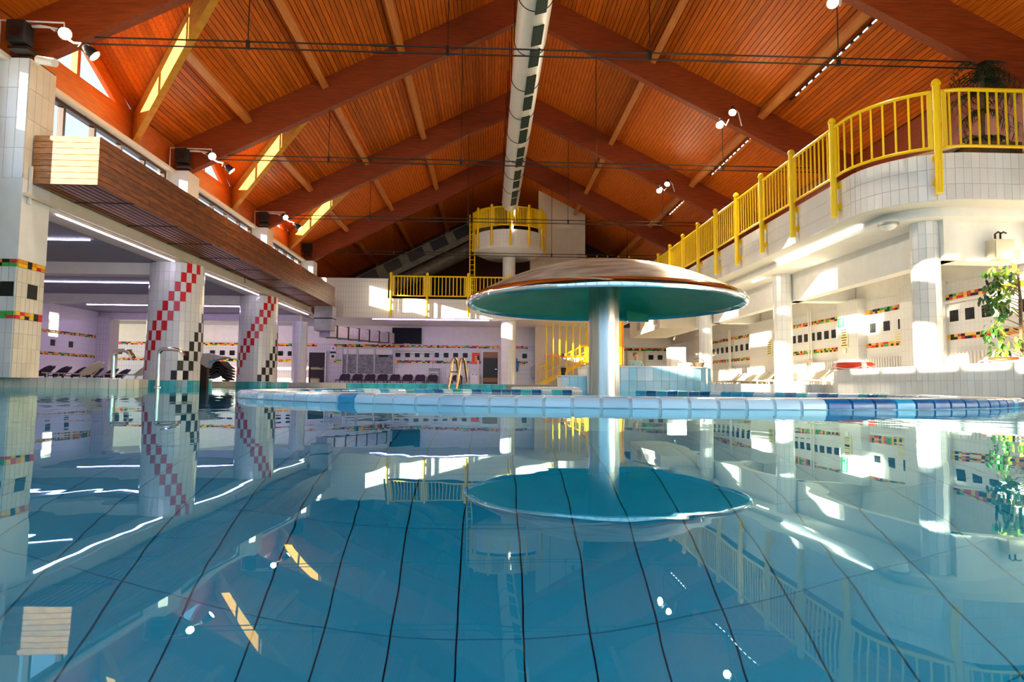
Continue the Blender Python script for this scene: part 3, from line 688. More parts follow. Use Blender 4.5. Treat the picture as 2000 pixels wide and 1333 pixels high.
# ------------------------------------------------------------------ low wall right, light blue island, ring
lw = sroot('trim_5', 'low white tiled wall at the right-hand pool edge')
wall = [(9.0, -8), (9.0, 16.3)]+[(9.0+.6*(1-math.cos(t)), 16.3+.6*math.sin(t)) for t in (.5, 1.0, 1.57)]+[(10.4, 16.9)]
struct('wall_core', MB().prism(wall+[(10.4, 16.5), (9.6, 16.4), (9.4, 15.8), (9.4, -8)], -2, .59), W['grout_w'], None, lw)
Lw = plen(wall); i = 0; s_ = 0
while s_ < Lw[-1]-.2:
    (x, y), a = pat(wall, Lw, s_+.09)
    nx, ny = math.sin(a), -math.cos(a)
    if y > 7:
        for j in range(2): bit('tile', W['tile_w'], lw, (x-nx*.004, y-ny*.004, .155+j*.295), (.172, .024, .287), (0, 0, a))
    s_ += .18
struct('wall_face', MB().box(8.988, 9.0, -8, 6.9, -.5, .59), W['tile_w'], None, lw)
struct('wall_cap', MB().prism([(8.97, -8), (8.97, 16.3), (9.2, 16.8), (9.6, 16.93), (10.4, 16.93), (10.4, 16.45), (9.65, 16.35), (9.43, 15.8), (9.43, -8)], .59, .615), W['tile_w'], None, lw)
cb = sroot('trim_6', 'low white kerb beside the light blue island')
struct('kerb_core', MB().box(5.7, 9.6, 17.3, 17.7, -2, .24), W['grout_w'], None, cb)
for i in range(16): bit('tile', W['tile_w'], cb, (5.8+i*.24, 17.295, .10), (.232, .02, .27))
isl = thing('blue_island', 'light blue tiled island counter with a rounded end behind the fountain', 'pool counter', (4, 17, -.3))
def island(x0, x1, y0, y1, z1, rnd, nm, m):
    r = (y1-y0)/2
    poly = [(x0, y0), (x1-r, y0)]+[(x1-r+r*math.sin(t), y0+r-r*math.cos(t)) for t in [PI*i/12 for i in range(1, 12)]]+[(x1-r, y1), (x0, y1)]
    MB().prism(poly, -2, z1-.03).build(nm+'_core', W['grout_w'], isl)
    MB().prism([(p[0]+(.03 if p[0] > x0 else -.02), p[1]+(-.03 if p[1] < (y0+y1)/2 else .03)) for p in poly], z1-.03, z1).build(nm+'_cap', W['tile_w'], isl)
    q = poly[:14]; Lq = plen(q); k = 0
    rows = 2 if z1 > .5 else 1; hh = (z1-.03+.06)/rows
    while (k+1)*.21 < Lq[-1]:
        (x, y), a = pat(q, Lq, (k+.5)*.21)
        for j in range(rows): bit('tile', W['sky_tile'] if random.random() < .85 else W['ring_pale'], isl, (x, y, -.06+(j+.5)*hh), (.202, .03, hh-.008), (0, 0, a))
        k += 1
island(2.55, 5.95, 16.4, 18.2, .66, 1, 'high', W['sky_tile'])
island(1.9, 3.1, 16.6, 17.6, .41, 0, 'low', W['sky_tile'])

RC = (1.31, 7.53); RO, RI = 3.90, 3.42; RT = .062
ring = thing('ring_edge', 'round pool edge ring of blue glazed nosing tiles round the mushroom fountain', 'pool ring', (RC[0], RC[1], -.3))
GA0, GA1 = math.radians(69), math.radians(85)
a0, a1 = GA1, GA0+2*PI
MB().lathe([(RO-.012, -1.8), (RO-.012, RT-.03), (RO-.05, RT-.006), (RI+.05, RT-.006), (RI+.012, RT-.03), (RI+.012, -1.8)], 160, RC, a0, a1, True).build('ring_body', W['ring_body'], ring, True)
MB().lathe([(RO-.13, RT-.01), (RO-.13, RT+.002), (RI+.10, RT+.002), (RI+.10, RT-.01)], 160, RC, a0, a1, True).build('top_band', W['ring_body'], ring, True)
for R, sgn, prefix in ((RO, 1, 'o'), (RI, -1, 'i')):
    n = round(2*PI*R/(.166 if sgn > 0 else .175)); st = 2*PI/n
    pr_ = [(R-sgn*.02, .004), (R, .004), (R, RT-.030), (R-sgn*.010, RT-.010), (R-sgn*.030, RT), (R-sgn*.115, RT+.004), (R-sgn*.115, RT-.02)]
    base = MB().lathe([(r, z) for r, z in pr_], 2, (0, 0), .0022*1.2, st-.0022*1.2, True).mesh('nosing_tile', W['ring_pale'], True)
    for i in range(n):
        a = i*st; deg = math.degrees(a)
        if GA0-.02 < a < GA1: continue
        # mostly glare-pale, single tiles in own blue, painted dark reflection on the right-hand side
        c = 'ring_pale'
        if sgn > 0:
            if 279 < deg or deg < 60: c = 'ring_navy' if random.random() < .8 else 'ring_blue'
            elif random.random() < .10: c = 'ring_blue'
        else: c = random.choice(['ring_pale', 'ring_blue', 'ring_navy', 'teal']) if deg < 180 else 'ring_pale'
        put('nosing_tile', base, ring, (RC[0], RC[1], 0), (0, 0, a), None, W[c])
# second, farther ring fragment (edge of the next basin)
gr = thing('grating_strip', 'white overflow grating strip in front of the far steps', 'grating', (3, 15, 0))
MB().box(.55, 2.1, 14.6, 14.9, -.3, .10).build('frame', W['whiteplastic'], gr)
for i in range(26): bit('bar', W['whiteplastic'], gr, (.60+i*.058, 14.75, .107), (.022, .26, .016))

# ------------------------------------------------------------------ mushroom fountain
MC = (1.41, 7.80); MR = 1.675; MZ = 1.137
mf = thing('mushroom_fountain', 'large stainless steel mushroom fountain standing in the round pool', 'fountain', (MC[0], MC[1], -1.7))
MB().lathe([(0, -1.7), (.185, -1.7), (.185, 1.52), (0, 1.52)], 48, MC).build('stem', W['steel'], mf, True)
MB().lathe([(.185, -.02), (.20, -.02), (.20, .03), (.185, .03)], 48, MC, 0, 2*PI, True).build('collar', W['steel'], mf, True)
prof = [(0, MZ+.50)]+[(MR*.955*k/14, MZ+.055+.445*(1-(k/14)**2.1)) for k in range(1, 15)]
MB().lathe(prof, 96, MC).build('cap', W['steel_cap'], mf, True)
rim = [(MR*.955, MZ+.066), (MR*.975, MZ+.050), (MR*.992, MZ+.022), (MR, MZ-.012), (MR*.994, MZ-.044), (MR*.978, MZ-.050), (MR*.968, MZ-.030), (MR*.955, MZ+.01)]
MB().lathe(rim, 96, MC, 0, 2*PI, True).build('rim', W['chrome'], mf, True)
und = [(.16, MZ+.30)]+[(MR*.965*k/10, MZ-.012+.31*(1-(k/10)**2)) for k in range(2, 11)]
MB().lathe(und, 96, MC).build('underside', W['under'], mf, True)
a = math.radians(62); sx, sy = MC[0]+1.52*math.cos(a), MC[1]+1.52*math.sin(a)
MB().beam((sx-.15, sy, MZ-.0), (sx+.15, sy, MZ-.0), .16, .14).build('spout_box', W['under'], mf)
MB().beam((sx-.15, sy-.09, MZ-.075), (sx+.15, sy-.09, MZ-.075), .04, .03).build('spout_lip', W['chrome'], mf)

# ------------------------------------------------------------------ ridge duct
dc = thing('ventilation_duct', 'long round galvanised ventilation duct hanging under the ridge', 'duct', (1.15, 24, 10))
DRZ, DR = 10.35, .46
MB().tube([(1.15, 4, DRZ), (1.15, 35.6, DRZ)], DR, 40).build('pipe', W['duct'], dc, True)
y = 6.0; k = 0
gm = None
gang = -1.28  # grilles on the lower right of the pipe, seen from below
while y < 34:
    Lg = 1.0 if k % 3 else 1.25
    c = Vector((1.15+(DR+.008)*math.cos(gang), y+Lg/2, DRZ+(DR+.008)*math.sin(gang)))
    g = bit('grille', W['grille'], dc, c, (.31, Lg, .03), (0, PI/2+0-gang-PI, 0))
    for d in (-.30, 0, .30):
        q = Vector((1.15+(DR+.028)*math.cos(gang), y+Lg/2+d*Lg, DRZ+(DR+.028)*math.sin(gang)))
        bit('louvre_bar', W['duct'], g, q, (.31, .02, .012), (0, PI/2-gang-PI, 0))
    y += Lg+(.25 if k % 2 else .6); k += 1
for yy in [7+2.3*i for i in range(12)]:
    MB().lathe([(DR, -.03), (DR+.012, -.03), (DR+.012, .03), (DR, .03)], 32, (0, 0), 0, 2*PI, True)
    pts = [(1.15+(DR+.008)*math.cos(t), yy, DRZ+(DR+.008)*math.sin(t)) for t in [PI+PI*i/16 for i in range(17)]]
    MB().tube([(1.15-DR-.008, yy, RZ-.6)]+pts+[(1.15+DR+.008, yy, RZ-.6)], .014, 6).build('strap', W['darkmetal'], dc)
lampv = thing('vertical_tube_lamp', 'bright vertical tube lamp hanging at the end of the ridge duct', 'lamp', (1.15, 36.0, 8.9))
MB().tube([(1.3, 35.9, 8.95), (1.42, 35.9, 10.6)], .05, 8).build('tube', W['led_w'], lampv); bit('holder', W['galv'], lampv, (1.43, 35.9, 10.7), (.14, .14, .2))

# ------------------------------------------------------------------ lamps
def strip(label, p, q, m, w=.06, group='light strips', housing=True):
    p, q = Vector(p), Vector(q); t = thing('light_strip', label, 'light strip', (p+q)/2, 0, group)
    MB().beam(p, q, w, .03).build('tube', m, t)
    MB().beam(p+Vector((0, 0, .03)), q+Vector((0, 0, .03)), w*1.25, .03).build('housing', W['whiteplastic'], t)
for i, (a, b) in enumerate(((14.5, 19.9), (21.9, 27.2), (29.0, 34.7))):
    strip('cool white light strip along the white edge beam, %s from the square pillar' % ORD[i], (-9.60, a, 3.83), (-9.60, b, 3.83), W['led'], .032, 'light strips along the edge beam')
for i, (a, b, y) in enumerate(((-14.0, -10.45, 17.1), (-19.0, -12.2, 24.4), (-19.2, -11.8, 31.5), (-17.5, -11.2, 38.8))):
    strip('light strip across the gallery soffit, %s row from the square pillar' % ORD[i], (a, y, 3.84), (b, y, 3.84), W['led_v'] if i > 1 else W['led'], .06, 'light strips under the gallery soffit')
strip('long cool light strip under the far balcony above the television', (-6.64, 37.3, 3.90), (.05, 37.3, 3.90), W['led_v'])
strip('warm light strip under the right-hand balcony edge', (8.9, 14.9, 4.04), (8.85, 19.4, 4.04), W['led_w'], .035)
strip('short warm light strip beside the middle white column', (9.3, 21.3, 3.84), (9.3, 22.2, 3.84), W['led_w'], .04)
dome = thing('dome_lamp', 'round white dome ceiling lamp beside the sunlit column', 'lamp', (9.0, 14.05, 3.86))
MB().lathe([(.22, 3.86), (.22, 3.82), (.20, 3.80), (.19, 3.80), (.19, 3.86)], 32, (9.0, 14.05), 0, 2*PI, True).build('bezel', W['galv'], dome, True)
MB().lathe([(0, 3.70), (.08, 3.71), (.15, 3.75), (.19, 3.81)], 32, (9.0, 14.05)).build('diffuser', W['whiteplastic'], dome, True)
for i, (a, b) in enumerate(((14.9, 19.5), (22.4, 26.8), (30.0, 33.4))):
    t = thing('rope_light', 'dashed line of small lights along the lower right purlin, %s bay' % ['nearest', 'middle', 'farthest'][i], 'light strip', (9.5, a, 9.2), 0, 'dashed light lines on the roof')
    x = 9.45; z = zr(x)-.09
    bit('rail', W['darkmetal'], t, (x, (a+b)/2, z+.03), (.05, b-a, .03))
    yy = a
    while yy < b-.3: bit('segment', W['dash'], t, (x, yy+.12, z), (.022, .20, .02)); yy += .40
def flood(label, pos, aim, power, colr=(1, .86, .6), arm=None):
    t = thing('floodlight', label, 'floodlight', pos, 0, 'floodlights'); p = Vector(pos); d = (Vector(aim)-p).normalized()
    q = p-d*.16
    MB().tube([q-d*.10, q, p-d*.02, p], [.05, .10, .125, .13], 16).build('housing', W['blk'], t, True)
    MB().tube([p+d*.002, p+d*.012], .105, 16).build('lamp_face', W['lampglow'], t, True)
    u = d.orthogonal().normalized()
    MB().tube([q+u*.12, q+u*.12-d*.12, q-d*.16, q-u*.12-d*.12, q-u*.12], .012, 6).build('yoke', W['darkmetal'], t)
    if arm: MB().tube([q-d*.16]+[Vector(x) for x in arm], .02, 6).build('arm', W['whiteplastic'], t)
    l = bpy.data.lights.new('floodlight_beam', 'SPOT'); l.energy = power; l.color = colr; l.spot_size = 2.6; l.spot_blend = .8; l.shadow_soft_size = .1
    lo = bpy.data.objects.new('floodlight_beam', l); col.objects.link(lo); lo.parent = t; lo.location = d*.05
    lo.rotation_euler = d.to_track_quat('-Z', 'Y').to_euler()
    return t
FP = 460
for k, (y, nm) in enumerate(((13.1, 'beside the square pillar'), (20.2, 'above the second white pier'), (27.6, 'above the third white pier'))):
    flood('upper floodlight on a white arm '+nm, (-8.72, y, 7.24), (-3, y-5, 2.0), FP, arm=[(-9.3, y+.1, 7.45), (-9.9, y+.2, 7.45)])
    flood('lower floodlight on a white arm '+nm, (-8.1, y, 6.78), (-1, y+3, 0), FP, arm=[(-8.6, y+.1, 7.1), (-9.1, y+.1, 7.42), (-9.9, y+.2, 7.47)])
    s_ = thing('loudspeaker', 'black loudspeaker box '+nm, 'loudspeaker', (-9.65, y+.05, 7.0), 0, 'black loudspeakers')
    MB().box(-9.83, -9.48, y-.1, y+.2, 7.02, 7.46).build('cabinet', W['blk'], s_); MB().tube([(-9.655, y-.11, 7.22), (-9.655, y-.10, 7.22)], .12, 16).build('cone', W['darkmetal'], s_)
    bit('bracket', W['darkmetal'], s_, (-9.65, y+.15, 6.93), (.4, .3, .06))
    c_ = thing('conduit', 'thin white angled conduit '+nm, 'conduit', (-9.9, y, 6.85), 0, 'white conduits')
    MB().tube([(-10.02, y, 6.9), (-10.02, y, 7.49), (-8.75, y, 7.47), (-8.74, y, 7.30)], .018, 6).build('pipe', W['whiteplastic'], c_)
s_ = thing('loudspeaker', 'black loudspeaker box above the farthest white pier', 'loudspeaker', (-9.85, 35, 7.3), 0, 'black loudspeakers')
MB().box(-10.05, -9.6, 34.85, 35.15, 7.25, 7.72).build('cabinet', W['blk'], s_); bit('bracket', W['darkmetal'], s_, (-9.85, 35.1, 7.1), (.4, .3, .12))
for y, x, z, nm in ((13.35, 7.33, 8.41, 'single one nearest the camera on the balcony side'), (20.5, 7.89, 9.1, 'upper one of the middle pair on the balcony side'), (20.5, 7.46, 8.66, 'lower one of the middle pair on the balcony side'), (27.9, 7.81, 9.06, 'upper one of the far pair on the balcony side'), (27.9, 7.45, 8.75, 'lower one of the far pair on the balcony side')):
    flood('bright floodlight, '+nm, (x, y-.25, z), (3, y-7, 0), FP, arm=[(x+.3, y, z+.1), (x+.4, y, zr(x+.4)-1.1)])
cm = thing('camera_tube', 'white tube camera mounted on top of the square pillar', 'camera', (-9.3, 13.3, 6.6))
MB().tube([(-9.15, 13.0, 6.62), (-8.75, 12.9, 6.52)], .085, 14).build('body', W['chair_w'], cm, True); MB().tube([(-9.5, 13.5, 6.75), (-9.12, 13.0, 6.64)], .025, 8).build('arm', W['whiteplastic'], cm)

# ------------------------------------------------------------------ far upper duct and things under the far balcony
ah = thing('sloping_duct', 'large sloping sheet metal air duct with dark louvre openings under the far roof', 'duct', (-4, 41, 8))
p0, p1 = Vector((-8.0, 40.5, 6.35)), Vector((.6, 40.5, 10.75)); d = (p1-p0); dn = d.normalized(); un = Vector((-dn.z, 0, dn.x))
MB().beam(p0, p1, .9, 1.0, (0, 0, 1)).build('casing', W['darkgalv'], ah)
MB().tube([p0-un*.95, p1-un*.95], .45, 16).build('round_pipe', W['darkgalv'], ah, True)
for i in range(6):
    c = p0+d*(.08+.165*i)+Vector((0, -.46, 0))+un*.12
    o = MB().beam(c-dn*.52, c+dn*.52, .03, .62, un).build('louvre', W['darkpane'], ah)
    MB().beam(c-dn*.0+un*.34-dn*.56, c+un*.34+dn*.56, .05, .05, un).build('louvre_frame', W['darkgalv'], o)
    e = c+dn*.70+Vector((0, -.02, 0))-un*.1; MB().beam(e-un*.55, e+un*.55, .07, .05, (0, 1, 0)).build('band', W['darkgalv'], ah)
el = thing('elbow_duct', 'square galvanised elbow duct under the end of the gallery box', 'duct', (-8.6, 34.5, 3))
MB().box(-9.15, -8.2, 34.2, 35.0, 2.95, 4.25).build('drop', W['galv'], el)
MB().beam((-8.7, 34.7, 2.95), (-6.0, 39.5, 2.95), .75, .6).build('run', W['galv'], el)
for i in range(6):
    c = Vector((-8.7, 34.7, 2.95)).lerp(Vector((-6.0, 39.5, 2.95)), .1+.16*i); dd = Vector((2.7, 4.8, 0)).normalized()
    MB().beam(c-dd*.03, c+dd*.03, .82, .67).build('flange', W['darkmetal'], el)
bit('flange', W['blk'], el, (-8.68, 34.6, 3.6), (.98, .83, .06))
tv = thing('television', 'large black flat television on the far lilac wall', 'television', (-5.2, 41.95, 2.8))
bit('bezel', W['blk'], tv, (-5.24, 41.93, 3.30), (1.9, .09, 1.06)); bit('screen', W['screen'], tv, (-5.24, 41.878, 3.31), (1.82, .012, .98)); bit('sensor_bar', W['beigebox'], tv, (-5.24, 41.88, 2.79), (.4, .03, .03))
ck = thing('wall_clock', 'round white wall clock beside the television', 'clock', (-3.92, 41.9, 3.0))
MB().tube([(-3.92, 41.96, 3.05), (-3.92, 41.90, 3.05)], .23, 24).build('rim', W['whiteplastic'], ck, True); MB().tube([(-3.92, 41.90, 3.05), (-3.92, 41.893, 3.05)], .20, 24).build('dial', W['signw'], ck)
MB().beam((-3.92, 41.885, 3.05), (-3.84, 41.885, 3.15), .01, .02, (0, 1, 0)).beam((-3.92, 41.885, 3.05), (-3.98, 41.885, 2.90), .01, .016, (0, 1, 0)).build('hands', W['blk'], ck)
for i in range(12):
    a = i*PI/6; bit('hour_mark', W['blk'], ck, (-3.92+.17*math.cos(a), 41.888, 3.05+.17*math.sin(a)), (.02, .006, .02))
def door(n, label, x0, x1, z1, leaf, frame, y=41.97, transom=False):
    d_ = sroot('door_%d' % n, label)
    bit('leaf', W[leaf], d_, ((x0+x1)/2, y, (DZ+z1)/2), (x1-x0, .06, z1-DZ))
    for x in (x0-.05, x1+.05): bit('jamb', W[frame], d_, (x, y-.03, (DZ+z1)/2), (.1, .12, z1-DZ))
    bit('head', W[frame], d_, ((x0+x1)/2, y-.03, z1+.05), (x1-x0+.2, .12, .1))
    if transom: bit('transom', W['brownframe'], d_, ((x0+x1)/2, y-.035, z1-.2), (x1-x0, .02, .38)); bit('kick_plate', W['brownframe'], d_, ((x0+x1)/2, y-.035, DZ+.3), (x1-x0, .02, .3))
    bit('handle', W['chrome'], d_, (x1-.12, y-.06, 1.2), (.12, .05, .03))
door(1, 'dark door beside the grey round column', -11.45, -10.45, 2.16, 'doord', 'wall_tile_x')
door(2, 'dark brown door right of the red sign', -.30, .66, 2.32, 'doord', 'winframe', 41.97, True)
door(3, 'olive door behind the light blue island', 9.2, 10.2, 2.4, 'cream', 'beigebox')
wi = sroot('window_11', 'wide internal window with frosted panes on the far wall')
for a, b in ((-9.33, -9.05), (-9.0, -8.42), (-8.36, -7.32), (-7.25, -6.1)):
    bit('pane', W['frost'], wi, ((a+b)/2, 41.96, 1.63), (b-a, .03, 1.62)); bit('upper_light', W['signw'], wi, ((a+b)/2, 41.94, 2.25), (b-a-.06, .012, .36))
for x in (-9.36, -9.03, -8.39, -7.29, -6.06): bit('mullion', W['winframe'], wi, (x, 41.94, 1.63), (.07, .09, 1.74))
for z in (.79, 2.48): bit('rail', W['winframe'], wi, (-7.7, 41.94, z), (3.4, .09, .08))
bit('writing_strip', W['darkmetal'], wi, (-6.7, 41.93, 1.98), (.6, .012, .12))
def sign(name, label, x, z, w, h, m, y=41.95, body=None, tm=None, size=.12, ax='x', fx=None):
    t = thing(name, label, 'sign', (x, y, z) if ax == 'x' else (fx, x, z))
    if ax == 'x':
        bit('plate', m, t, (x, y, z), (w, .02, h))
        if body: text('lettering', body, (x, y-.013, z), size, tm, t)
    else:
        bit('plate', m, t, (fx, x, z), (.02, w, h))
        if body: text('lettering', body, (fx-.013, x, z), size, tm, t, (PI/2, 0, -PI/2))
    return t
g = sign('arrow_sign', 'small white square arrow sign beside the dark doorway', -9.95, 2.44, .32, .30, W['signw'])
bit('arrow_bar', W['blk'], g, (-9.95, 41.935, 2.44), (.18, .006, .04)); bit('arrow_bar', W['blk'], g, (-9.95, 41.934, 2.44), (.04, .006, .2))
sign('black_plate', 'narrow black plate between two white signs by the doorway', -9.95, 2.18, .36, .10, W['blk'])
g = sign('round_mark_sign', 'white sign with a dark round mark beside the dark doorway', -9.96, 1.93, .36, .30, W['signw'])
MB().tube([(-9.96, 41.938, 1.93), (-9.96, 41.934, 1.93)], .10, 16).build('mark', W['blk'], g)
g = sign('fire_sign', 'red fire equipment sign beside the brown door', -.77, 1.9, .52, .72, W['signr'])
for i in range(3): bit('print_line', W['signy'], g, (-.70, 41.936, 2.0-i*.14), (.22, .006, .05))
# radiators, pipe and cabinet on the far wall
for x0, x1, nm in ((-5.95, -3.75, 'below the row of dark squares'), (-2.66, -1.17, 'beside the white cabinet')):
    t = thing('radiator', 'white ribbed radiator on the far wall '+nm, 'radiator', ((x0+x1)/2, 41.9, .6), 0, 'radiators on the far wall')
    bit('panel', W['radiator'], t, ((x0+x1)/2, 41.94, .92), (x1-x0, .12, .56))
    for i in range(int((x1-x0)/.11)): bit('rib', W['radiator'], t, (x0+.055+i*.11, 41.87, .92), (.06, .05, .54))
t = thing('white_pipe', 'white heating pipe bent over the dark squares on the far wall', 'pipe', (-4, 41.9, .8))
for dx in (0, .14): MB().tube([(-6.0, 41.9, 2.36-dx), (-3.45-dx, 41.9, 2.36-dx), (-3.45-dx, 41.9, .7)], .035, 8).build('pipe', W['radiator'], t)
t = thing('metal_bin', 'grey violet wire bin under the heating pipe', 'bin', (-3.4, 41.6, DZ)); MB().box(-3.75, -3.1, 41.4, 41.85, DZ, 1.15).build('body', W['galv'], t); bit('rim', W['blk'], t, (-3.42, 41.62, 1.16), (.69, .48, .04))
for i in range(4): bit('wire', W['blk'], t, (-3.42, 41.39, .45+i*.2), (.65, .015, .03))
t = thing('white_cabinet', 'small white cabinet with two knobs beside the brown door', 'cabinet', (-.8, 41.6, DZ)); MB().box(-1.1, -.5, 41.4, 41.9, DZ, .92).build('body', W['radiator'], t)
for z in (.44, .68): bit('drawer', W['signw'], t, (-.8, 41.39, z), (.54, .02, .2))
for x in (-.95, -.72): MB().sphere((x, 41.37, .84), .035).build('knob', W['blk'], t)
t = thing('wooden_pole', 'pale wooden pole leaning beside the red sign', 'pole', (-.62, 41.2, DZ)); MB().tube([(-.55, 41.2, DZ), (-.62, 41.5, 2.0)], .05, 8).build('shaft', W['tile_beige'], t); MB().tube([(-.60, 41.46, 1.75), (-.62, 41.5, 2.02)], .06, 8).build('grip', W['blk'], t)
t = thing('blue_towel', 'blue towel hanging beside the cream column', 'towel', (1.78, 41.8, 1.2)); MB().slab([(1.68, 41.8, 1.95), (1.92, 41.8, 1.9), (1.98, 41.82, 1.15), (1.82, 41.76, 1.0), (1.72, 41.82, 1.2)], (0, .06, 0)).build('cloth', W['bluetowel'], t); bit('hook', W['blk'], t, (1.8, 41.9, 1.97), (.06, .2, .06))
t = thing('wall_hose', 'dark hose looped on the far wall right of the towel', 'hose', (3.0, 41.9, 1)); MB().tube([(2.95+.16*math.cos(a), 41.93, 1.05+.42*math.sin(a)) for a in [2*PI*i/16 for i in range(16)]], .03, 6, True).build('loop', W['galv'], t); bit('nozzle', W['whiteplastic'], t, (2.9, 41.9, 1.5), (.1, .08, .2))

# pool handrail on the far edge
t = thing('pool_handrail', 'golden steel pool ladder handrail at the far edge', 'handrail', (-1.6, 32.6, 0))
for dx, yy in ((0, 32.4), (.38, 32.7)):
    MB().tube([(-1.95+dx, yy-.2, -.3), (-1.80+dx, yy, 1.1), (-1.72+dx, yy+.05, 1.45), (-1.63+dx, yy+.1, 1.5), (-1.55+dx, yy+.15, 1.38), (-1.42+dx, yy+.5, .2)], .075, 10).build('rail', W['brass'], t, True)
for z in (-.1, .35, .8): MB().tube([(-1.93+.1*z, 32.25, z), (-1.55+.1*z, 32.55, z)], .03, 8).build('rung', W['brass'], t)

# ------------------------------------------------------------------ stairs with yellow screen
st_ = thing('staircase', 'yellow staircase with brown treads behind the fountain stem', 'stairs', (5, 39.5, DZ))
for i in range(12): bit('tread', W['brownframe'], st_, (3.6+i*.29, 39.8, DZ+.17*(i+1)), (.34, 1.4, .05)); bit('riser', W['cream'], st_, (3.46+i*.29, 39.8, DZ+.17*(i+.5)), (.03, 1.4, .17))
MB().beam((3.2, 39.05, DZ+.02), (7.0, 39.05, 2.3), .06, .28).build('stringer', W['yellow'], st_)
MB().tube([(3.1, 39.0, 1.22), (7.0, 39.0, 3.25)], .045, 8).build('handrail', W['yellow'], st_)
MB().tube([(3.1, 39.0, .75), (7.0, 39.0, 2.8)], .025, 8).build('mid_rail', W['yellow'], st_)
for i in range(14): MB().tube([(3.1+i*.28, 39.0, DZ+.02+i*.145), (3.1+i*.28, 39.0, 1.22+i*.145)], .028, 6).build('baluster', W['yellow'], st_)
bit('landing_bar', W['orange_t'], st_, (4.1, 38.85, 1.93), (1.35, .1, .18)); bit('landing_bar', W['yellow'], st_, (5.6, 38.85, 1.93), (1.6, .1, .14))
sb = thing('bar_screen', 'row of tall yellow vertical bars from the soffit to the stairs', 'screen', (4.7, 38.7, .7))
for i in range(7): MB().box(3.47+i*.405, 3.55+i*.405, 38.66, 38.74, .6+(0 if i < 3 else .0), 3.93).build('bar', W['yellow'], sb)
MB().box(5.93, 6.10, 38.6, 38.8, DZ, 3.93).build('end_post', W['yellow'], sb)
struct('wall_stair', MB().box(3.0, 7.0, 41.0, 41.2, DZ, 3.95), W['cream'], 'cream wall behind the yellow stair bars')
yp = thing('yellow_post', 'stout yellow post just right of the fountain stem', 'post', (7.1, 34, DZ)); MB().box(6.98, 7.10, 34, 34.15, DZ, 3.93).build('shaft', W['yellow'], yp); MB().box(7.12, 7.22, 34.05, 34.15, DZ, 3.93).build('shaft', W['orange_t'], yp)

# ------------------------------------------------------------------ spouts at the left pool edge
def spout(label, x, y, z0, h, reach):
    t = thing('water_spout', label, 'water spout', (x, y, z0), 0, 'swan-neck water spouts')
    pts = [(x, y, z0-.3), (x, y, h-.16)]+[(x+.14*(1-math.cos(a)), y, h-.16+.14*math.sin(a)) for a in (.4, .8, 1.2, 1.57)]+[(x+reach*.55, y, h-.02), (x+reach*.82, y, h-.05), (x+reach, y, h-.15)]
    MB().tube(pts, [.05]*(len(pts)-3)+[.05, .052, .06], 12).build('pipe', W['chrome'], t, True)
    MB().beam((x+reach*.88, y, h-.08), (x+reach*1.06, y, h-.20), .18, .05).build('mouth', W['chrome'], t)
    MB().lathe([(.05, z0), (.09, z0), (.09, z0+.02), (.05, z0+.04)], 16, (x, y)).build('flange', W['chrome'], t, True)
spout('steel swan-neck spout on the deck beside the square pillar', -9.05, 16.0, DZ, .92, .44)
spout('tall steel swan-neck spout in front of the nearer checked column', -8.48, 17.0, 0, 1.02, .62)
t = thing('water_cannon', 'dark fan-shaped water cannon spout right of the nearer checked column', 'water spout', (-8.55, 19.9, DZ))
MB().box(-8.66, -8.46, 19.85, 20.0, 0, .75).build('post', W['darkmetal'], t)
MB().slab([(-8.66, 19.8, .72), (-8.46, 19.8, .6), (-8.40, 19.8, .78), (-7.85, 19.8, .92), (-8.42, 19.8, 1.03), (-8.60, 19.8, 1.02)], (0, .35, 0)).build('fan', W['steel'], t)

# ------------------------------------------------------------------ right-hand deck
def chair_proto():
    t = thing('sun_lounger', 'x', 'lounger', (0, 0, 0), 0, None, True); m = W['chair_w']
    # backrest: raised rounded shell leaning back, +Y is the head end
    vs = []; fs = []
    for j in range(8):
        u = j/7; w = .31 if j < 5 else .31*math.sqrt(max(0, 1-((j-4.2)/3.1)**2)); y = .52*u; z = .19+.44*u-.05*u*u
        vs += [(w*k, y, z+.03*(k*k)) for k in (-1, -.5, 0, .5, 1)]
    n = len(vs); vs += [(x, y+.03, z-.035) for x, y, z in vs]
    for j in range(7):
        for i in range(4):
            a = j*5+i; fs += [(a, a+1, a+6, a+5), (n+a, n+a+5, n+a+6, n+a+1)]
        fs += [(j*5, j*5+5, n+j*5+5, n+j*5), (j*5+4, n+j*5+4, n+j*5+9, j*5+9)]
    for i in range(4): fs += [(i, n+i, n+i+1, i+1), (35+i, 36+i, n+36+i, n+35+i)]
    put('backrest', MB().add(vs, fs).mesh('backrest', m, True), t, (0, 0, 0))
    put('seat', MB().slab([(-.31, -1.15, .20), (.31, -1.15, .20), (.31, .0, .17), (-.31, .0, .17)], (0, 0, .035)).mesh('seat', m), t, (0, 0, 0))
    for sx in (-1, 1):
        for y in (-1.0, .05): put('leg', MB().tube([(sx*.28, y, 0), (sx*.28, y, .19)], .025, 6).mesh('leg', m), t, (0, 0, 0))
        put('strut', MB().tube([(sx*.28, .05, .10), (sx*.26, .36, .44)], .016, 6).mesh('strut', m), t, (0, 0, 0))
    return t
ch = chair_proto()
first = True
def chair(x, y, rz, label, group, dark=False, s=1.0):
    global first
    if first and not dark: first = False; o = ch; o.location = (x, y, DZ); o.rotation_euler = (0, 0, rz); o['label'] = label; o['group'] = group
    else: o = dup(ch, (x, y, DZ), rz, label, group, {W['chair_w']: W['chair_d']} if dark else None)
    o.scale = (s, s, s); return o
ry = [30.6, 29.7, 28.9, 28.1, 27.3, 26.6, 25.9, 24.4, 22.7, 21.8, 20.9]
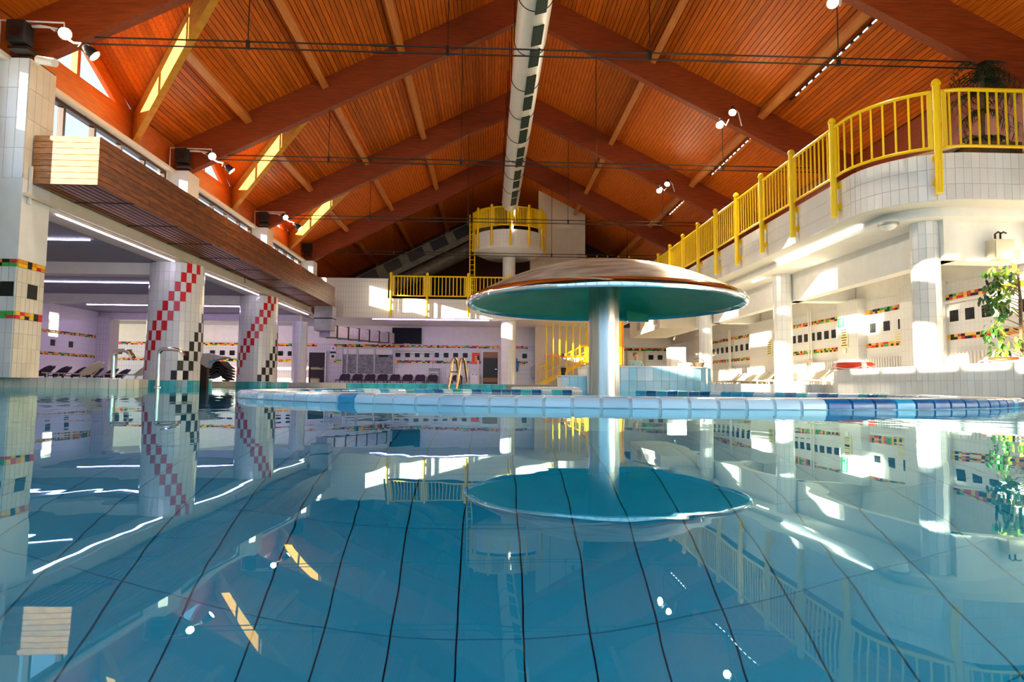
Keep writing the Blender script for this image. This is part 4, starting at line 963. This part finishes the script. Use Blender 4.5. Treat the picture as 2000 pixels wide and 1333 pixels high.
for i, y in enumerate(ry):
    chair(11.15, y, -PI/2+random.uniform(-.1, .1), 'cream plastic lounger along the right-hand wall, %s counted from the light blue island' % ORD[i], 'cream loungers along the right-hand wall', False, 1.0)
# dark chairs on the left and at the far wall
for i in range(8):
    chair(-18.4+i*.0+(-.05 if i % 2 else 0), 25.0+i*1.15, -PI/2, 'dark lounger in the row under the gallery windows, %s from the square pillar' % ORD[i], 'dark loungers under the gallery', True, 1.0)
for i in range(2): chair(-13.6+i*1.1, 22.4+i*1.3, -PI/2, ['pale lounger beside the steel spout', 'pale lounger touching the nearer checked column'][i], 'pale loungers under the gallery', False, 1.05)
for i in range(9):
    x = -8.9+i*.78 if i < 8 else -1.9
    chair(x, 40.6, 0, 'dark violet lounger against the far wall, %s from the dark doorway' % ORD[i], 'dark loungers along the far wall', True, 1.0)
# stacked dark loungers between the checked columns
for i in range(5):
    t = thing('stacked_lounger', 'dark brown wavy lounger, %s from the bottom of the stack' % ORD[i], 'lounger', (-10.3, 25, DZ+.1*i), 0, 'stacked loungers between the checked columns')
    z = DZ+.06+.11*i
    pts = [(-11.0+.1*i, z+.0), (-10.8+.09*i, z+.06), (-10.55+.06*i, z+.03), (-10.35, z+.10), (-10.18, z+.24), (-10.05, z+.22), (-9.9, z+.05), (-9.75, z-.03)]
    MB().slab([(x, 24.7, zz) for x, zz in pts]+[(x, 24.7, zz+.035) for x, zz in pts[::-1]], (0, .65, 0)).build('shell', W['lounger_d'], t)
    for yy in (24.68, 25.37): MB().tube([(x, yy, zz+.02) for x, zz in pts], .028, 6).build('side_frame', W['lounger_d'], t, True)
    for x in (-10.6, -9.95): bit('foot', W['lounger_d'], t, (x, 25.02, z-.03), (.06, .6, .05))
# lifebuoys
def buoy(label, x, y, z, R, r, squash=1.0):
    t = thing('lifebuoy', label, 'lifebuoy', (x, y, z), 0, 'lifebuoys')
    N = 40; seg = []
    for k in range(4):
        for nm, a0, a1, m, rr in (('body', k*PI/2+.14, (k+1)*PI/2-.14, W['orange_b'], r), ('band', k*PI/2-.14, k*PI/2+.14, W['whiteplastic'], r*1.03)):
            pts = [(x+R*math.cos(a0+(a1-a0)*i/8), y+R*math.sin(a0+(a1-a0)*i/8), z+r) for i in range(9)]
            MB().tube(pts, rr, 12).build(nm, m, t, True)
    for k in range(4):
        pts = [(x+(R+r*(1.02+.35*math.sin(PI*i/8)))*math.cos(k*PI/2+PI/2*i/8), y+(R+r*(1.02+.35*math.sin(PI*i/8)))*math.sin(k*PI/2+PI/2*i/8), z+r*(1-.75*math.sin(PI*i/8))) for i in range(9)]
        MB().tube(pts, .013, 6).build('rope', W['whiteplastic'], t, True)
buoy('orange lifebuoy with white bands lying on the end of the low wall', 9.52, 16.5, .615, .40, .10)
buoy('red lifebuoy lying flat on the low wall beside the leafy plant', 9.32, 11.3, .615, .33, .05)
# notices, pipes, radiators on the right wall
g = sign('exit_sign', 'small green running man exit sign above a long yellow notice', 20.95, 2.32, .34, .30, W['signg'], ax='y', fx=11.70)
bit('figure', W['signw'], g, (11.688, 20.98, 2.32), (.006, .07, .2)); bit('doorway', W['signw'], g, (11.688, 20.85, 2.32), (.006, .05, .24))
g = sign('long_notice', 'tall pale yellow notice on the pilaster under the exit sign', 20.75, 1.80, .46, .66, W['signy'], ax='y', fx=11.70)
for i in range(7): bit('print_line', W['darkmetal'], g, (11.688, 20.75, 2.06-i*.085), (.006, .34-(i % 3)*.07, .025))
bit('lower_sheet', W['signw'], g, (11.69, 20.75, 1.37), (.02, .18, .16))
g = sign('far_notice', 'pale yellow notice on the farther pilaster', 26.4, 1.80, .5, .66, W['signy'], ax='y', fx=11.70)
for i in range(6): bit('print_line', W['darkmetal'], g, (11.688, 26.4, 2.03-i*.09), (.006, .34, .025))
g = sign('small_plate', 'small pale plate under three dark squares', 18.4, 1.66, .34, .26, W['signy'], ax='y', fx=11.98)
for i in range(3): bit('print_line', W['beigebox'], g, (11.968, 18.4, 1.73-i*.07), (.006, .24, .02))
for i, (a, b) in enumerate(((13.0, 16.0), (18.0, 19.9), (21.4, 24.8), (29, 34))):
    t = thing('wall_radiator', 'white ribbed radiator low on the right-hand wall, %s from the leafy plant' % ORD[i], 'radiator', (11.9, (a+b)/2, .5), 0, 'radiators on the right-hand wall')
    bit('panel', W['radiator'], t, (11.93, (a+b)/2, .78), (.06, b-a, .62))
    nr = min(24, int((b-a)/.12))
    for k in range(nr): bit('rib', W['radiator'], t, (11.885, a+(b-a)*(k+.5)/nr, .78), (.04, (b-a)/nr*.55, .6))
for i, y in enumerate((23.3, 31.2)):
    t = thing('standpipe', 'white vertical pipe pair with a valve, %s bay from the sunlit column' % ['nearer', 'farther'][i], 'pipe', (11.8, y, DZ), 0, 'vertical pipes on the right-hand wall')
    for dy in (-.08, .1): MB().tube([(11.85, y+dy, DZ), (11.85, y+dy, 2.97)], .03, 8).build('pipe', W['whiteplastic'], t)
    bit('valve', W['beigebox'], t, (11.8, y, 1.12), (.12, .34, .12)); bit('drop', W['galv'], t, (11.8, y+.12, .75), (.05, .05, .7))
t = thing('white_pipe', 'white pipe framing the tile panel beside the sunlit column', 'pipe', (11.9, 16.2, .8))
MB().tube([(11.9, 16.35, 1.0), (11.9, 16.35, 2.38), (11.9, 12.2, 2.38)], .025, 8).build('pipe', W['whiteplastic'], t)
t = thing('junction_box', 'beige metal junction box with two bent conduits above the leafy plant', 'electrical box', (11.3, 13.7, 2.95))
MB().box(11.0, 11.45, 13.5, 13.75, 2.98, 3.42).build('box', W['beigebox'], t); bit('door', W['beigebox'], t, (11.22, 13.49, 3.20), (.39, .015, .38))
for dx in (.06, .18): MB().tube([(11.05+dx, 13.6, 3.4), (11.05+dx, 13.6, 3.55), (11.12+dx, 13.6, 3.6), (11.2+dx, 13.62, 3.58)], .02, 8).build('conduit', W['darkmetal'], t, True)
bit('small_box', W['beigebox'], t, (11.62, 13.7, 3.12), (.2, .08, .22))
# things on the island
for i, (x, z, c, nm) in enumerate(((5.25, .11, 'signy', 'yellow plastic cup'), (5.38, .17, 'whiteplastic', 'tall white cup'), (5.5, .13, 'whiteplastic', 'short white cup'), (3.55, .10, 'signy', 'small pale cup'))):
    t = thing('cup', nm+' standing on the light blue island', 'cup', (x, 17.5, .66), 0, 'cups on the island')
    MB().lathe([(0, .66), (.04, .66), (.05, .66+z), (.042, .66+z), (.034, .68), (0, .68)], 14, (x, 17.5)).build('body', W[c], t, True); MB().lathe([(.048, .655+z), (.056, .655+z), (.056, .67+z), (.048, .67+z)], 14, (x, 17.5), 0, 2*PI, True).build('rim', W[c], t, True)
t = thing('rolled_towels', 'grey folded towel heap at the rounded end of the island', 'towel', (5.5, 17.7, .66)); MB().sphere((5.62, 17.9, .72), .2, 14, 8, (1.2, .8, .55)).build('fold', W['galv'], t, True); MB().sphere((5.52, 17.7, .69), .13, 12, 6, (1.3, .8, .5)).build('fold', W['grey_cloth'], t, True)
t = thing('wicker_basket', 'brown wicker basket on the island beside the towels', 'basket', (5.75, 17.2, .66)); MB().lathe([(0, .66), (.12, .66), (.16, .80), (.15, .80), (.115, .67), (0, .67)], 20, (5.72, 17.35)).build('bowl', W['bark'], t, True); MB().tube([(5.72+.155*math.cos(a), 17.35, .79+.13*math.sin(a)) for a in [PI*i/10 for i in range(11)]], .012, 6).build('handle', W['bark'], t, True)
t = thing('white_cupboard', 'tall white cupboard behind the rounded end of the island', 'cupboard', (7.9, 25, DZ)); MB().box(7.15, 7.75, 25, 25.6, DZ, 1.7).build('body', W['whiteplastic'], t)
for x in (7.3, 7.6): bit('door', W['signw'], t, (x, 24.99, .95), (.28, .02, 1.4))

# ------------------------------------------------------------------ people
def skinmesh(name, nodes, edges, m, parent, root, sub=2):
    me = bpy.data.meshes.new(name); bm = bmesh.new(); ly = bm.verts.layers.skin.verify(); V = {}
    for k, (p, r) in nodes.items():
        v = bm.verts.new(p); V[k] = v; v[ly].radius = (r, r) if not isinstance(r, tuple) else r; v[ly].use_root = (k == root)
    for a, b in edges: bm.edges.new((V[a], V[b]))
    bm.to_mesh(me); bm.free(); me.materials.append(m)
    o = put(name, me, parent, (0, 0, 0)); o.modifiers.new('s', 'SKIN').use_smooth_shade = True
    x = o.modifiers.new('d', 'SUBSURF'); x.levels = sub; x.render_levels = sub; return o
def person(label, loc, rz, hair, top, bottom, lh, rh, lean=.0, head_turn=(0, 0)):
    """local axes: faces -Y, x to its own left; 1.72 m tall; lh / rh: wrist positions (left, right)"""
    t = thing('person', label, 'person', loc, rz, None, True)
    hx, hy = head_turn
    N = {'pel': ((0, 0, .95), .115), 'wa': ((0, -.01-lean*.3, 1.12), .105), 'ch': ((0, -lean*.7, 1.32), .125), 'nk0': ((0, -lean, 1.46), .062), 'nk': ((hx*.4, -lean+hy*.4-.01, 1.50), .05),
         'hd0': ((hx, -lean-.02+hy, 1.58), (.072, .085)), 'hd': ((hx, -lean-.015+hy, 1.66), (.078, .092)), 'hd1': ((hx, -lean+hy, 1.72), .05)}
    E_ = [('pel', 'wa'), ('wa', 'ch'), ('ch', 'nk0'), ('nk0', 'nk'), ('nk', 'hd0'), ('hd0', 'hd'), ('hd', 'hd1')]
    arms = {}
    for s_, wr_ in ((1, lh), (-1, rh)):
        k = 'L' if s_ > 0 else 'R'; sh = Vector((s_*.185, -lean*.85, 1.41)); wv = Vector(wr_)
        el_ = (sh+wv)/2+Vector((s_*.07, .07, -.04)); dirv = (wv-el_).normalized(); arms[k] = (sh, el_, wv, dirv)
        N[k+'sh'] = (tuple(sh), .055); N[k+'el'] = (tuple(el_), .042); N[k+'wr'] = (tuple(wv), .028)
        pm = wv+dirv*.06; N[k+'pm'] = (tuple(pm), (.034, .018)); E_ += [('ch', k+'sh'), (k+'sh', k+'el'), (k+'el', k+'wr'), (k+'wr', k+'pm')]
        side = dirv.cross(Vector((0, 1, 0))); side = side.normalized() if side.length > .1 else Vector((1, 0, 0))
        for f in range(4):
            b_ = pm+dirv*.03+side*(f-1.5)*.017; e1 = b_+dirv*(.035+.006*(1.5-abs(f-1.5))); e2 = e1+dirv*.025+Vector((0, -.012, -.006))
            N[k+'f%da' % f] = (tuple(b_), .0085); N[k+'f%db' % f] = (tuple(e1), .008); N[k+'f%dc' % f] = (tuple(e2), .007)
            E_ += [(k+'pm', k+'f%da' % f), (k+'f%da' % f, k+'f%db' % f), (k+'f%db' % f, k+'f%dc' % f)]
        tb = wv+dirv*.03+side*.028; N[k+'ta'] = (tuple(tb), .010); N[k+'tb'] = (tuple(tb+side*.02+dirv*.03), .009); E_ += [(k+'wr', k+'ta'), (k+'ta', k+'tb')]
        N[k+'hip'] = ((s_*.09, 0, .90), .095); N[k+'kn'] = ((s_*.10, -.02+.03*s_, .49), .058); N[k+'an'] = ((s_*.105, .02+.04*s_, .09), .038); N[k+'to'] = ((s_*.115, -.14+.04*s_, .035), .034)
        E_ += [('pel', k+'hip'), (k+'hip', k+'kn'), (k+'kn', k+'an'), (k+'an', k+'to')]
    skinmesh('body', N, E_, W['skin'], t, 'pel', 2)
    T = {'a': ((0, 0, .86), .155), 'b': ((0, -.01-lean*.3, 1.12), .138), 'c': ((0, -lean*.7, 1.33), .155), 'd': ((0, -lean, 1.45), .085)}
    TE = [('a', 'b'), ('b', 'c'), ('c', 'd')]
    for k, (sh, el_, wv, dv) in arms.items():
        T[k+'1'] = (tuple(sh), .078); T[k+'2'] = (tuple(el_), .060); T[k+'3'] = (tuple(wv-dv*.02), .046); TE += [('c', k+'1'), (k+'1', k+'2'), (k+'2', k+'3')]
    skinmesh('jacket', T, TE, top, t, 'b', 2)
    B = {'a': ((0, 0, .95), .135)}; BE = []
    for s_ in (1, -1):
        k = 'L' if s_ > 0 else 'R'; B[k+'1'] = ((s_*.09, 0, .88), .112); B[k+'2'] = ((s_*.10, -.02+.03*s_, .49), .080); B[k+'3'] = ((s_*.105, .02+.04*s_, .10), .065); BE += [('a', k+'1'), (k+'1', k+'2'), (k+'2', k+'3')]
        put('shoe', MB().sphere((s_*.115, -.07+.04*s_, .045), .05, 12, 6, (.95, 2.5, .9)).mesh('shoe', W['blk'], True), t, (0, 0, 0))
    skinmesh('trousers', B, BE, bottom, t, 'a', 2)
    H = Vector((hx, -lean-.01+hy, 1.655))
    put('hair', MB().sphere(H+Vector((0, .028, .022)), .098, 16, 10, (.93, 1.02, 1.05)).mesh('hair', hair, True), t, (0, 0, 0))
    put('nose', MB().sphere(H+Vector((0, -.108, -.02)), .014, 8, 6, (.8, 1, 1.5)).mesh('nose', W['skin'], True), t, (0, 0, 0))
    for s_ in (-1, 1):
        put('eye', MB().sphere(H+Vector((s_*.03, -.092, .01)), .010, 8, 6, (1.2, .5, .8)).mesh('eye', W['blk'], True), t, (0, 0, 0))
        put('ear', MB().sphere(H+Vector((s_*.082, .0, -.01)), .022, 8, 6, (.5, .8, 1.3)).mesh('ear', W['skin'], True), t, (0, 0, 0))
    put('mouth', MB().sphere(H+Vector((0, -.092, -.055)), .014, 8, 6, (1.5, .4, .35)).mesh('mouth', W['signr'], True), t, (0, 0, 0))
    return t
person('person in a light grey jacket and dark trousers walking to the yellow stairs', (4.25, 36.2, DZ), -PI*.5, W['hair_r'], W['grey_cloth'], W['dark_cloth'], (.24, -.20, .98), (-.26, .10, .95), .04)
person('person in a faded teal shirt behind the light blue island looking down', (5.15, 22.4, -.42), .3, W['hair_b'], W['blue_cloth'], W['dark_cloth'], (.2, -.3, 1.02), (-.2, -.3, 1.02), .06, (-.03, -.02))

# ------------------------------------------------------------------ plants
def leafmesh(m, L, w):
    pts = [(0, 0, 0), (w*.6, L*.25, .01), (w, L*.5, 0), (w*.7, L*.75, -.015), (0, L, -.04), (-w*.7, L*.75, -.015), (-w, L*.5, 0), (-w*.6, L*.25, .01)]
    c = (0, L*.5, .018); return MB().add(pts+[c], [(i, (i+1) % 8, 8) for i in range(8)]).mesh('leaf', m, True)
fic = thing('ficus_tree', 'leafy ficus tree behind the low wall at the right-hand edge', 'tree', (10.42, 12.2, DZ))
MB().lathe([(0, DZ), (.22, DZ), (.28, DZ+.42), (.25, DZ+.42), (.22, DZ+.36), (0, DZ+.36)], 24, (10.42, 12.2)).build('pot', W['brownframe'], fic, True)
MB().tube([(10.42, 12.2, DZ+.3), (10.40, 12.2, 1.1), (10.44, 12.22, 1.9), (10.38, 12.2, 2.6)], [.04, .035, .028, .012], 8).build('trunk', W['bark'], fic, True)
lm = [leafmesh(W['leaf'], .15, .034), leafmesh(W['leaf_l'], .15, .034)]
random.seed(11); cnt = 0
for b in range(26):
    z0 = .75+1.85*b/26; a = random.uniform(PI*.7, PI*1.35) if b % 5 else random.uniform(0, 2*PI)
    Lb = random.uniform(.42, .78)*(1-.35*abs(b/26-.45)); s0_ = Vector((10.42, 12.2, z0)); tip = s0_+Vector((math.cos(a)*Lb, math.sin(a)*Lb*.6, random.uniform(.0, .22)))
    droop = tip+Vector((math.cos(a)*.12, 0, -random.uniform(.1, .25)))
    pts = [s0_, s0_.lerp(tip, .5)+Vector((0, 0, .05)), tip, droop]
    MB().tube(pts, [.012, .009, .006, .003], 5).build('branch', W['bark'], fic, True)
    for k in range(11):
        if cnt >= 290: break
        u = .40+.60*k/11; p = pts[1].lerp(tip, (u-.25)/.5) if u < .75 else tip.lerp(droop, (u-.75)/.25)
        p = p+Vector((random.uniform(-.07, .07), random.uniform(-.08, .08), random.uniform(-.07, .07)))
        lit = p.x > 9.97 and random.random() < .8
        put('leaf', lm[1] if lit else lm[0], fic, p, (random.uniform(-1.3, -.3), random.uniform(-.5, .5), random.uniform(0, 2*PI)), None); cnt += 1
bpl = thing('balcony_palm', 'dark feathery palm in a planter on the right-hand balcony', 'plant', (10.75, 13.4, 5.05))
MB().box(10.2, 11.3, 13.0, 13.8, 5.05, 5.4).build('planter', W['bark'], bpl)
MB().tube([(10.75, 13.4, 5.3), (10.77, 13.4, 6.0), (10.8, 13.4, 7.2)], .05, 8).build('trunk', W['bark'], bpl)
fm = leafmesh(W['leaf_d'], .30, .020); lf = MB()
random.seed(5)
for b in range(64):
    a = random.uniform(0, 2*PI); o = Vector((10.8+random.uniform(-.15, .25), 13.4, random.choice((7.25, 7.1, 6.9, 6.6, 6.2, 5.6)))); Lf = random.uniform(.5, .95); q = []
    for k in range(9):
        u = k/8; q.append(o+Vector((math.cos(a)*Lf*u, math.sin(a)*Lf*.55*u, .45*u-.85*u*u)))
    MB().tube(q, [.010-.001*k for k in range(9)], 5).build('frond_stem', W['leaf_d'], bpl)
    for k in range(1, 9):
        for s_ in (-1, 1):
            d = (q[k]-q[k-1]).normalized(); sd = d.cross(Vector((0, 0, 1))).normalized()*s_; e = q[k]+sd*.17+d*.12+Vector((0, 0, -.12))
            w = d*.014; lf.add([q[k]-w, q[k]+w, (q[k]+e)/2+w+Vector((0, 0, .02)), e, (q[k]+e)/2-w+Vector((0, 0, .02))], [(0, 1, 2, 3, 4)])
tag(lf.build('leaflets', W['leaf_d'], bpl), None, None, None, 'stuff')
t = thing('folded_sunbed', 'folded cream sunbed leaning on the balcony behind the railing', 'sunbed', (9.8, 13.9, 5.05)); MB().beam((9.1, 13.7, 5.12), (10.3, 13.5, 5.42), .6, .06).build('bed', W['chair_w'], t); MB().beam((9.6, 13.6, 5.08), (9.6, 13.6, 5.24), .5, .05, (1, 0, 0)).build('leg', W['brownframe'], t)
